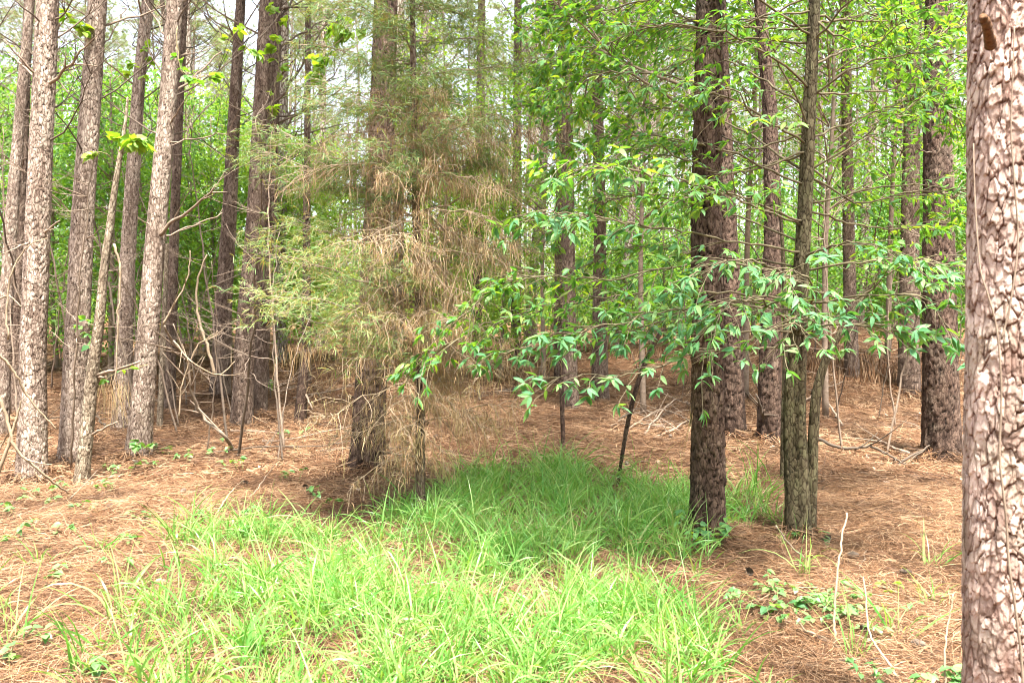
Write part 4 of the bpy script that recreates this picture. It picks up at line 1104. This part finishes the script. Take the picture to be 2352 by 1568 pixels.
lg = Geo(); n = 120
y = np.sqrt(3.2 ** 2 + (14 ** 2 - 3.2 ** 2) * R.random(n)); x = (R.random(n) * 2 - 1) * (y * .62)
ll = .04 + .04 * R.random(n)
leaves(lg, np.stack([x, y, gh(x, y) + .035], 1), norm(R.normal(size=(n, 3)) * [1, 1, .15]), norm(np.array([0, 0, 1.0]) + R.normal(size=(n, 3)) * .3), ll, ll * .6, LT_BROAD, fold=.5, droop=.3)
tag(lg.build('leaf_litter', M['dryleaf'], smooth=False), 'pale dry leaves scattered on the straw', 'leaf litter', kind='stuff')

# ------------------------------------------------------------------ small plants
def plant(xv, yv, n_stem, h, L, mat, label, name='seedling', cat_='seedling', group=None, spread=.35, wr=.62, nl=5):
    b = G(xv, yv)
    root = empty(name, b, label, cat_, group)
    lg = Geo(); PP = []; AA = []; LL = []
    for s in range(n_stem):
        sg = Geo()
        o = rdir(1, .2, .9)[0]; o[:2] *= spread / .35
        u = np.linspace(0, 1, 6)[:, None]; hh = h * (.6 + .5 * R.random())
        off = np.array([R.normal() * .03, R.normal() * .03, 0]) * n_stem ** .5
        p = b + off + (o * [1, 1, 0] * .6 + [0, 0, 1]) * u * hh - np.array([0, 0, .25]) * u ** 2 * hh; p[0, 2] -= .03
        tube(sg, p, np.linspace(.0028, .0015, 6), 4, cap=False); sg.build('stem', M['stem'], root, origin=b)
        for j in range(nl):
            i = 5 if j < 3 else R.integers(2, 5)
            a = R.random() * 6.28
            PP.append(p[i]); AA.append((math.cos(a), math.sin(a), .15 * R.normal())); LL.append(L * (.65 + .6 * R.random()))
    LL = np.array(LL)
    leaves(lg, PP, np.array(AA), norm(np.array([0, 0, 1.0]) + R.normal(size=(len(LL), 3)) * .3), LL, LL * wr, LT_BROAD, droop=.35)
    lg.build('foliage', mat, root, smooth=False, origin=b)


SEED = [(55, 1150, 3), (135, 1135, 3), (140, 1160, 2), (45, 1185, 3), (268, 1095, 4), (245, 1130, 3), (165, 1190, 3), (340, 1080, 2), (375, 1050, 3), (330, 1045, 3), (415, 1065, 3), (500, 1050, 3), (545, 1085, 4), (520, 1020, 2), (650, 1105, 4), (640, 1010, 3), (730, 1150, 3), (755, 1165, 2), (575, 1190, 3), (470, 1200, 2), (320, 1200, 2), (150, 1235, 2), (300, 1255, 2), (60, 1240, 3), (705, 1000, 2), (620, 890, 4), (100, 1355, 2), (270, 1320, 2), (110, 1480, 3), (235, 1560, 3), (30, 1545, 2), (560, 1250, 3)]
near_what = [((95, 1115), 'the foot of the thick pale flaky pine'), ((190, 1120), 'the foot of the whitish crooked snag'), ((320, 1060), 'the mossy foot of the leaning pine'), ((560, 1000), 'the touching pair of pines'), ((840, 1090), 'the stout pine behind the cedar'), ((420, 1250), 'the ragged edge of the grass'), ((120, 1500), 'the sparse grass at the picture corner')]
cnt = {}
for (xv, yv, ns) in SEED:
    w = min(near_what, key=lambda q: (q[0][0] - xv) ** 2 + (q[0][1] - yv) ** 2)[1]
    cnt[w] = cnt.get(w, -1) + 1
    size = ['one leafed', 'two stemmed', 'three stemmed', 'bushy'][min(ns - 1, 3)]
    plant(xv, yv, ns, .07 + .025 * ns, .052, M['seed'], f'{size} pale green seedling, {ORD[min(cnt[w], 9)] or "first "}by {w}', group='seedlings on the straw')
plant(1588, 1262, 8, .26, .055, M['oak'], 'leafy young plant against the foot of the big dark pine', 'young_plant', 'plant', nl=9)
plant(1862, 1245, 4, .14, .05, M['seed'], 'small bright plant at the foot of the green oak', 'young_plant', 'plant', nl=6)
plant(1880, 1415, 12, .13, .040, M['seed'], 'low spreading weed behind the tall bent pale stick', 'weed', 'plant', spread=1.3, nl=12)
plant(1940, 1420, 12, .12, .036, M['seed'], 'low weed trailing between the two pale bent sticks', 'weed', 'plant', spread=1.4, nl=12)
plant(1775, 1395, 7, .15, .045, M['seed'], 'feathery weed near the grass edge and dark twig', 'weed', 'plant', spread=1.0, nl=9)
plant(1790, 1430, 3, .10, .06, M['oak'], 'dark green three leaved weed beside the dark twig', 'weed', 'plant', nl=5)
plant(1945, 1362, 3, .08, .05, M['seed'], 'tiny dark weed behind the bent stick top half', 'weed', 'plant', nl=5)
plant(2035, 1362, 3, .07, .045, M['under2'], 'tiny yellow green weed beside the second bent stick', 'weed', 'plant', nl=5)
plant(2215, 1590, 6, .16, .05, M['seed'], 'green weed at the foot of the nearest trunk', 'weed', 'plant', nl=9)
plant(2040, 1590, 6, .16, .04, M['seed'], 'light weed leaning over the second pale stick', 'weed', 'plant', nl=9)
plant(610, 905, 6, .3, .08, M['under2'], 'bright fern like plant behind the touching pair of pines', 'young_plant', 'plant', nl=8)

# sprigs of leaves growing from the crooked snag and vines on the pines
def sprig(name, pts, label, mat, dens=7, L=(.06, .10), cluster=4, wr=.6, limb='twig', r0=.004):
    p = np.array([P(*a) for a in pts])
    root = empty(name, p[0], label, 'leafy vine' if 'vine' in name else 'leafy sprig')
    leafy_bough(root, p[0], p, r0, dens, mat, L=L, wr=wr, tw=(.06, .2), cluster=cluster, start=.05, tpl=LT_BROAD, limb=limb)


sprig('leafy_sprig', [(278, 352, snag_D), (282, 330, snag_D - .05), (300, 318, snag_D - .1), (330, 335, snag_D - .1)], 'yellow green leaves crowning the top of the whitish snag', M['under2'], 26, (.08, .13), 6)
sprig('leafy_sprig', [(255, 360, snag_D - .1), (225, 350, snag_D - .2), (210, 355, snag_D - .2)], 'small leaves reaching sideways from the whitish snag top', M['under2'], 12)
sprig('leafy_vine', [(820, 40, 6.6), (800, 75, 6.5), (770, 100, 6.45), (745, 120, 6.4), (735, 160, 6.4)], 'big rounded vine leaves hanging beside the cedar top', M['under2'], 26, (.05, .09), 4, .85)
sprig('leafy_vine', [(830, 30, 6.7), (800, 50, 6.6), (770, 70, 6.5)], 'rounded leaves at the top of the hanging vine beside the cedar', M['under2'], 26, (.05, .085), 4, .85)
sprig('leafy_vine', [(100, -20, 8.4), (130, 15, 8.3), (160, 35, 8.3), (185, 60, 8.3)], 'yellow leaves across the top of the thick pale flaky pine', M['under2'], 14, (.07, .11), 5, .7)
sprig('leafy_vine', [(405, 60, 8.0), (410, 110, 8.0), (420, 170, 8.0), (470, 175, 8.2), (500, 170, 8.3)], 'leaves clinging to the top of the leaning pine', M['under'], 9, (.06, .10), 4, .7)
sprig('leafy_vine', [(635, 380, 10.5), (625, 250, 10.5), (640, 150, 10.5), (632, 20, 10.5)], 'yellow green creeper on the touching pair of pines', M['under2'], 9, (.07, .11), 4, .7)
sprig('leafy_vine', [(330, 210, 9.5), (322, 150, 9.5), (335, 110, 9.5)], 'green creeper leaves on the narrow pine behind', M['under2'], 12, (.06, .1), 5, .7)
sprig('leafy_vine', [(500, 60, 9.3), (520, 100, 9.3), (560, 60, 9.4), (580, 120, 9.5)], 'creeper leaves hanging by the slender grey pine', M['under2'], 10, (.07, .11), 4, .7)
sprig('leafy_sprig', [(215, 760, 8.3), (205, 745, 8.2), (195, 735, 8.15)], 'blue green leaf cluster beside the whitish snag', M['oak'], 22, (.06, .09), 4, .55)
sprig('leafy_sprig', [(340, 835, 7.9), (300, 845, 7.9), (240, 858, 7.9), (200, 790, 7.9)], 'few blue green leaves crossing in front of the whitish snag', M['oak'], 6, (.06, .09), 3, .55)
sprig('leafy_sprig', [(345, 1035, 8.2), (335, 1025, 8.15), (318, 1020, 8.1)], 'green leaves against the mossy foot of the leaning pine', M['seed'], 22, (.06, .09), 4, .7)

# ------------------------------------------------------------------ sticks, bent saplings, fallen branches
def stick(name, pts, w, mat, label, cat_='stick', twigs=0, taper=.45, n=26):
    p = np.array([P(*a) if len(a) == 3 else G(a[0], a[1], .015) for a in pts])
    q = smooth_path(p, n); L = np.sum(np.linalg.norm(np.diff(q, axis=0), axis=1))
    q = q + R.normal(size=q.shape) * min(.006, L * .004)
    Dm = p[:, 1].mean(); r = w / 2 * Dm / FPX
    g = Geo(); tube(g, q, np.linspace(r, r * taper, n), 7)
    if twigs == 0:
        return tag(g.build(name, M[mat], origin=q[0]), label, cat_)
    root = empty(name, q[0], label, cat_)
    g.build('limb', M[mat], root, origin=q[0])
    for k in range(twigs):
        i = R.integers(4, n - 2); d = norm(norm(q[i + 1] - q[i]) + R.normal(size=3) * [.8, .6, .6]); ll = L * (.12 + .25 * R.random())
        u = np.linspace(0, 1, 6)[:, None]
        t = q[i] + d * u * ll + np.array([0, 0, .2 * R.normal()]) * u ** 2 * ll
        t[:, 2] = np.maximum(t[:, 2], gh(t[:, 0], t[:, 1]) + .01)
        tg = Geo(); tube(tg, t, np.linspace(r * .5, r * .2, 6), 5); tg.build('twig', M[mat], root, origin=q[0])
    return root


y1 = G(1918, 1482)[1]
stick('bent_stick', [(1946, 1176, y1 + .25), (1934, 1240, y1 + .18), (1922, 1330, y1 + .1), (1917, 1420, y1 + .04), (1918, 1478, y1)], 4, 'stick', 'tallest upright pale bent stick in the straw before the oak', taper=1.7)
stick('bent_stick', [(1918, 1478, y1), (1958, 1540, y1 - .32), (2000, 1610, y1 - .62)], 7, 'stick', 'pale stick slanting down from the foot of the tallest bent stick')
stick('bent_stick', [(1918, 1478, y1), (1880, 1458, y1 + .05), (1850, 1447, y1 + .06), (1838, 1430, y1 + .07)], 7, 'stick', 'short pale hooked stick by the low spreading weed')
y2 = G(2080, 1590)[1]
stick('bent_stick', [(1984, 1325, y2 + .5), (1990, 1400, y2 + .4), (2000, 1460, y2 + .3), (2040, 1520, y2 + .15), (2085, 1595, y2)], 3.5, 'stick', 'thin pale bent stick between the tallest stick and the nearest trunk', taper=1.8)
y3 = G(2170, 1600)[1]
stick('bent_stick', [(2190, 1365, y3 + .1), (2178, 1430, y3 + .08), (2170, 1510, y3 + .02), (2172, 1610, y3)], 3, 'stick', 'thin upright pale stick just beside the nearest trunk', taper=1.8)
stick('fallen_twig', [(1782, 1205, G(1800, 1270)[1] - .1), (1815, 1250, G(1815, 1290)[1]), (1870, 1310), (1905, 1380)], 4, 'limb', 'thin grey twig leaning at the foot of the green oak')
stick('fallen_twig', [(1740, 1378), (1800, 1430), (1855, 1465), (1900, 1480)], 6, 'limb_d', 'dark twig lying at the grass edge by the weeds')
stick('fallen_twig', [(1880, 1395), (1960, 1410), (2030, 1432)], 5, 'limb_d', 'dark twig lying behind the low trailing weed')
stick('grass_stick', [(1190, 1590, 3.7), (1280, 1535, 3.95), (1380, 1490, 4.2), (1440, 1455, 4.4), (1495, 1425, 4.55)], 9, 'stick', 'long pale branch lying slanted over the bright grass', 'fallen branch', twigs=3)
stick('grass_stick', [(1395, 1430, 4.6), (1420, 1412, 4.65), (1480, 1405, 4.7), (1600, 1385, 4.75)], 6, 'stick', 'thin pale branch crossing the grass beyond the long slanted one', 'fallen branch')
stick('fallen_twig', [(440, 1568), (500, 1530), (560, 1515)], 5, 'limb', 'thin twig half hidden in the bright grass at the picture bottom')
# dark fallen bough by the thick furrowed pine
stick('fallen_branch', [(1870, 1005, G(1880, 1030)[1]), (1940, 1030, G(1940, 1050)[1]), (2000, 1025, G(2000, 1050)[1]), (2050, 1050, G(2050, 1070)[1]), (2090, 1075)], 8, 'limb_d', 'long dark forked branch lying on straw between the oak and the furrowed pine', 'fallen branch', twigs=6)
stick('fallen_branch', [(2060, 1072), (2090, 1048, G(2090, 1070)[1]), (2118, 1034, G(2110, 1060)[1])], 7, 'limb_d', 'short dark branch propped on the foot of the furrowed pine', 'fallen branch')
stick('fallen_branch', [(1935, 980), (1905, 930, G(1905, 960)[1] + .2), (1880, 895, G(1900, 960)[1] + .2)], 6, 'limb', 'pale snapped branch leaning on the straw bank', 'fallen branch')
stick('fallen_branch', [(1868, 905, OD + .1), (1890, 850, OD + .1), (1920, 795, OD + .1)], 14, 'limb_d', 'dark drooping dead limb beside the oak with straw on it', 'dead limb')
for j, (a, b, c) in enumerate([((1420, 968), (1500, 985), (1590, 975)), ((1440, 990), (1520, 965), (1595, 985)), ((1480, 1000), (1540, 955), (1580, 940)), ((1400, 985), (1470, 955), (1560, 1000)), ((1500, 1010), (1570, 985), (1600, 960))]):
    ya = G(*a)[1]; zz = [.03, .12, .16, .08, .05][j]
    pa = G(*a, .02); pb = G(*b, .02 + zz); pc = G(*c, .02 + zz * .5)
    q = smooth_path([pa, pb, pc], 20); g = Geo(); tube(g, q + R.normal(size=q.shape) * .008, np.linspace(.013, .006, 20), 6)
    root = empty('fallen_branch', q[0], ['lowest thin branch of the brush pile past the leaning pole', 'long branch spanning the brush pile past the leaning pole', 'upturned branch on top of the brush pile past the leaning pole', 'crossing grey branch of the brush pile past the leaning pole', 'branch of the brush pile nearest the big dark pine'][j], 'fallen branch', 'branches of the brush pile')
    g.build('limb', M['limb'], root, origin=q[0])
    for k in range(7):
        i = R.integers(2, 18); d = norm(R.normal(size=3) * [1, .6, .5]); u = np.linspace(0, 1, 6)[:, None]; t = q[i] + d * u * .5; t[:, 2] = np.maximum(t[:, 2], gh(t[:, 0], t[:, 1]) + .01)
        tg = Geo(); tube(tg, t, np.linspace(.006, .002, 6), 4); tg.build('twig', M['limb'], root, origin=q[0])
stick('fallen_twig', [(1415, 1090), (1450, 1070), (1488, 1060)], 5, 'limb_d', 'short dark stick lying across the foot of the leaning pole')
# left: bent dead brush
DL = 8.4
stick('bent_sapling', [(540, 1042), (515, 1000, DL + .3), (470, 960, DL + .4), (440, 900, DL + .3), (432, 830, DL + .2), (398, 790, DL), (375, 745, DL - .2)], 9, 'limb', 'arched dead sapling bowing over the straw before the touching pines', 'dead sapling', twigs=9)
stick('bent_sapling', [(492, 862, DL + 1), (478, 800, DL + 1), (455, 720, DL + 1), (455, 640, DL + 1), (475, 585, DL + 1)], 8, 'stick', 'pale curved dead stem hanging in front of the slender grey pine', 'dead stem')
stick('bent_sapling', [(375, 745, DL), (400, 700, DL), (430, 640, DL), (437, 575, DL)], 5, 'stick', 'thin straw coloured dead stem rising by the leaning pine', 'dead stem', twigs=3)
stick('dead_sapling', [(398, 780, DL), (440, 830, DL), (500, 860, DL + .1), (540, 830, DL + .2)], 4, 'stick', 'thin pale twigs crossing the arched dead sapling', 'dead twigs', twigs=6)
stick('dead_sapling', [(410, 960, DL), (420, 880, DL), (450, 800, DL), (500, 760, DL)], 4, 'stick', 'spindly pale dead sapling under the arched one', 'dead sapling', twigs=7)
D0 = G(40, 1130)[1] - .5
stick('bare_stick', [(-10, 1100, D0), (20, 1020, D0), (38, 960, D0), (50, 920, D0)], 9, 'stick', 'upright bare stick crossing the thick pale pine at the picture edge')
stick('bare_stick', [(-20, 800, D0 - .2), (30, 850, D0 - .1), (70, 920, D0), (130, 985, D0 + .1)], 7, 'stick', 'thin bare stick sloping down across the thick pale pine')
stick('bare_stick', [(-10, 890, D0), (15, 960, D0), (38, 1030, D0), (100, 1090, D0 + .1), (160, 1140)], 9, 'stick', 'curved pale stick arching to the ground before the thick pale pine', twigs=3)
stick('bare_stick', [(-10, 1050, D0 + .1), (10, 1010, D0 + .1), (28, 985, D0)], 5, 'stick', 'short bare stick joining the curved one at the picture edge')
stick('bare_stick', [(-10, 690, D0 + .4), (20, 680, D0 + .4), (50, 705, D0 + .4)], 5, 'stick', 'level bare twig poking in at the picture edge')
stick('bare_stick', [(20, 780, D0 + .2), (15, 700, D0 + .2), (30, 620, D0 + .2), (60, 570, D0 + .2), (110, 545, D0 + .2)], 5, 'stick', 'thin arching dead stem against the thick pale pine')
stick('bare_stick', [(262, 560, snag_D - .2), (276, 620, snag_D - .2), (272, 720, snag_D - .2), (268, 830, snag_D - .2), (260, 900, snag_D - .2)], 6, 'stick', 'thin pale hanging stem beside the whitish crooked snag')
stick('fallen_twig', [(0, 1205), (60, 1185), (120, 1165), (180, 1150), (280, 1145)], 6, 'limb', 'long brown twig lying on the straw in front of the crooked snag', twigs=3)
stick('fallen_twig', [(80, 1195), (130, 1235), (180, 1265)], 7, 'stick', 'pale stick lying on the straw below the seedlings')
stick('fallen_twig', [(520, 1170), (560, 1180, G(560, 1195)[1]), (600, 1190), (650, 1215)], 6, 'limb_d', 'dark broken twig lying near the ragged grass edge', twigs=3)
stick('fallen_twig', [(530, 1180), (575, 1140, G(575, 1150)[1]), (600, 1110, G(590, 1140)[1]), (630, 1068, G(590, 1140)[1])], 4, 'limb', 'thin grey twig standing slanted from the straw')
stick('fallen_twig', [(490, 1195), (530, 1130, G(530, 1160)[1]), (560, 1100, G(530, 1160)[1])], 4, 'stick', 'pale straight twig standing slanted from the straw')
stick('fallen_twig', [(720, 1195), (760, 1188), (800, 1185), (880, 1190)], 8, 'limb_d', 'dark stick lying left of the cedar foot')
stick('fallen_twig', [(600, 1045), (625, 1010), (640, 990)], 10, 'limb_d', 'small dark rotten stick near the touching pines')
rt = np.random.default_rng(5)
regs = [('the thick pale flaky pine', 60, 420, 1120, 1220), ('the touching pines', 430, 780, 1000, 1180), ('the leaning pole', 1250, 1580, 960, 1080), ('the straw bank', 1880, 2110, 940, 1160), ('the nearest trunk', 1900, 2190, 1200, 1540)]
for rn, xa, xb, ya, yb in regs:
    for k in range(9):
        xv = xa + rt.random() * (xb - xa); yv = ya + rt.random() * (yb - ya); b = G(xv, yv, .025)
        a = rt.random() * 6.28; l = .12 + .35 * rt.random()
        q = b + np.array([math.cos(a), math.sin(a), 0]) * np.linspace(0, 1, 8)[:, None] * l; q[:, :2] += rt.normal(size=(8, 2)) * .008; q[:, 2] = gh(q[:, 0], q[:, 1]) + .03
        g = Geo(); tube(g, q, np.linspace(.004, .0025, 8), 5)
        tag(g.build('twig', M[['limb', 'limb_d', 'stick'][k % 3]], origin=q[0]), f'loose {["grey", "dark", "pale"][k % 3]} twig on the straw near {rn}', 'twig', f'loose {["grey", "dark", "pale"][k % 3]} twigs near {rn}')

BS = []
for v in range(5):
    tg = Geo(); h = 2.2 + 1.4 * R.random(); dx, dy = .5 * R.normal(size=2)
    p = smooth_path([(0, 0, -.05), (dx * .2, dy * .2, h * .35), (dx * .7, dy * .7, h * .7), (dx * 1.6, dy * 1.4, h)], 24) + R.normal(size=(24, 3)) * .008
    tube(tg, p, np.linspace(.013, .004, 24), 5)
    tws = []
    for k in range(13):
        i = R.integers(6, 23); tws.append(dead_branch(p[i], R.random() * 6.28, .25 + .6 * R.random(), .5 * R.random() - .1, .0045, curl=.15, twigs=5, n=4))
    BS.append((tg, tws))
BM = [[(tg.mesh('stem', M[m]), [t.mesh('twig', M[m]) for t in tws]) for m in ('limb', 'limb_m')] for tg, tws in BS]
bpos = []
for k in range(64):
    xv = -20 + 2260 * rt.random(); D = 8.5 + 12 * rt.random() ** 1.2
    if 1000 < xv < 1700 and D < 12: continue
    bpos.append((xv, D))
for k in range(9): bpos.append((-30 + 720 * rt.random(), 7.6 + 4 * rt.random()))
bl = ordinal_labels(bpos, 'bare sapling')
for k, (xv, D) in enumerate(bpos):
    x = cone_x(xv, D); m = k % 2
    r = empty('bare_sapling', (x, D, float(gh(x, D))), ('pale ' if m == 0 else 'dark ') + bl[k], 'sapling', 'bare saplings among the pines')
    st, tw_ = BM[rt.integers(0, 5)][m]
    r.rotation_euler = (.18 * rt.normal(), .18 * rt.normal(), 6.28 * rt.random()); sc_ = .6 + .7 * rt.random(); r.scale = (sc_,) * 3
    put('stem', st, r)
    for t in tw_: put('twig', t, r)
cg = Geo(); K = 90
i = np.arange(K); z = (i + .5) / K; a = i * 2.39996; rr_ = .022 * np.sin(np.pi * (z * .88 + .08)) ** .7
o = np.stack([np.cos(a), np.sin(a), np.full(K, .35)], 1)
leaves(cg, np.stack([np.cos(a) * rr_ * .3, np.sin(a) * rr_ * .3, z * .07 - .035], 1), o, np.stack([-.3 * np.cos(a), -.3 * np.sin(a), np.ones(K)], 1), rr_ * .95, .016, LT_BROAD, fold=.1, droop=-.3)
cm = cg.mesh('pine_cone', M['limb_m'], smooth=False)
CN = [(700, 1130), (1215, 1090), (1440, 1075), (1540, 1010), (1960, 1290), (2080, 1330), (1900, 1250), (1990, 1470), (2110, 1500), (1720, 1330), (420, 1140), (250, 1180), (610, 1160), (1000, 1010), (560, 1120)]
for k, (xv, yv) in enumerate(CN):
    o = bpy.data.objects.new('pine_cone', cm); COL.objects.link(o); o.location = G(xv, yv, .045); o.rotation_euler = (1.4 + .3 * rt.normal(), .4 * rt.normal(), 6.28 * rt.random())
    tag(o, 'small brown pine cone lying on the pine straw', 'pine cone', 'pine cones on the straw')

for k in range(22):
    while True:
        xv = 60 + 2100 * rt.random(); yv = 890 + 190 * rt.random() ** 1.3
        if not (980 < xv < 1620 and yv > 1040): break
    b = G(xv, yv); a = rt.random() * 3.14; l = .5 + 1.1 * rt.random(); n = 18
    q = b + np.array([math.cos(a), math.sin(a) * .6, 0]) * np.linspace(-.5, .5, n)[:, None] * l; q[:, :2] += np.cumsum(rt.normal(size=(n, 2)) * .012, 0)
    q[:, 2] = gh(q[:, 0], q[:, 1]) + .04 + .10 * rt.random() * np.linspace(0, 1, n)
    r0 = .008 + .010 * rt.random()
    root = empty('fallen_branch', q[0], f'{["grey", "dark brown"][k % 2]} dead branch lying on the straw among the trunks', 'fallen branch', f'{["grey", "dark brown"][k % 2]} dead branches on the floor')
    g = Geo(); tube(g, q, np.linspace(r0, r0 * .4, n), 6); g.build('limb', M[['limb', 'limb_d'][k % 2]], root, origin=q[0])
    for j in range(5):
        i = rt.integers(4, n - 1); d = norm(norm(q[i] - q[i - 1]) + rt.normal(size=3) * [.9, .9, .5]); u = np.linspace(0, 1, 6)[:, None]; t = q[i] + d * u * l * .3; t[:, 2] = np.maximum(t[:, 2], gh(t[:, 0], t[:, 1]) + .012)
        g = Geo(); tube(g, t, np.linspace(r0 * .45, r0 * .15, 6), 4); g.build('twig', M[['limb', 'limb_d'][k % 2]], root, origin=q[0])

# ------------------------------------------------------------------ sky, sun, camera
SUN_EL, SUN_AZ = 70.0, 165.0      # azimuth clockwise from +Y: behind the camera, to its right
w = bpy.data.worlds.new('World'); sc.world = w; w.use_nodes = True
nt = w.node_tree; bgn = nt.nodes['Background']
sk = nt.nodes.new('ShaderNodeTexSky'); sk.sky_type = 'NISHITA'; sk.sun_disc = False
sk.sun_elevation = rad(SUN_EL); sk.sun_rotation = rad(SUN_AZ); sk.dust_density = 3.0; sk.air_density = 1.0; sk.ozone_density = 1.0
hs = nt.nodes.new('ShaderNodeHueSaturation'); hs.inputs['Saturation'].default_value = .45
nt.links.new(sk.outputs[0], hs.inputs['Color']); nt.links.new(hs.outputs[0], bgn.inputs['Color'])
bgn.inputs['Strength'].default_value = .105
ld = bpy.data.lights.new('sun', 'SUN'); ld.energy = 5.0; ld.angle = rad(9); ld.color = (1, .95, .87)
lo = bpy.data.objects.new('sun', ld); COL.objects.link(lo)
a, e = rad(SUN_AZ), rad(SUN_EL)
sd = np.array([math.sin(a) * math.cos(e), math.cos(a) * math.cos(e), math.sin(e)])
from mathutils import Vector
lo.rotation_euler = Vector(sd).to_track_quat('Z', 'Y').to_euler(); lo.location = (4, -8, 20)

cd = bpy.data.cameras.new('camera'); co = bpy.data.objects.new('camera', cd); COL.objects.link(co)
cd.sensor_width = 36; cd.lens = 30; cd.clip_start = .05; cd.clip_end = 2000
co.location = CAM; co.rotation_euler = (math.pi / 2 - PITCH, 0, 0)
cd.dof.use_dof = True; cd.dof.focus_distance = 6.5; cd.dof.aperture_fstop = 5.6
sc.camera = co
sc.view_settings.view_transform = 'Standard'; sc.view_settings.look = 'None'; sc.view_settings.gamma = 1
sc.view_settings.exposure = 2.55
cy = sc.cycles; cy.filter_width = 1.05
cy.max_bounces = 8; cy.diffuse_bounces = 5; cy.glossy_bounces = 2; cy.transmission_bounces = 5; cy.transparent_max_bounces = 4
cy.use_denoising = True
cy.caustics_reflective = False; cy.caustics_refractive = False
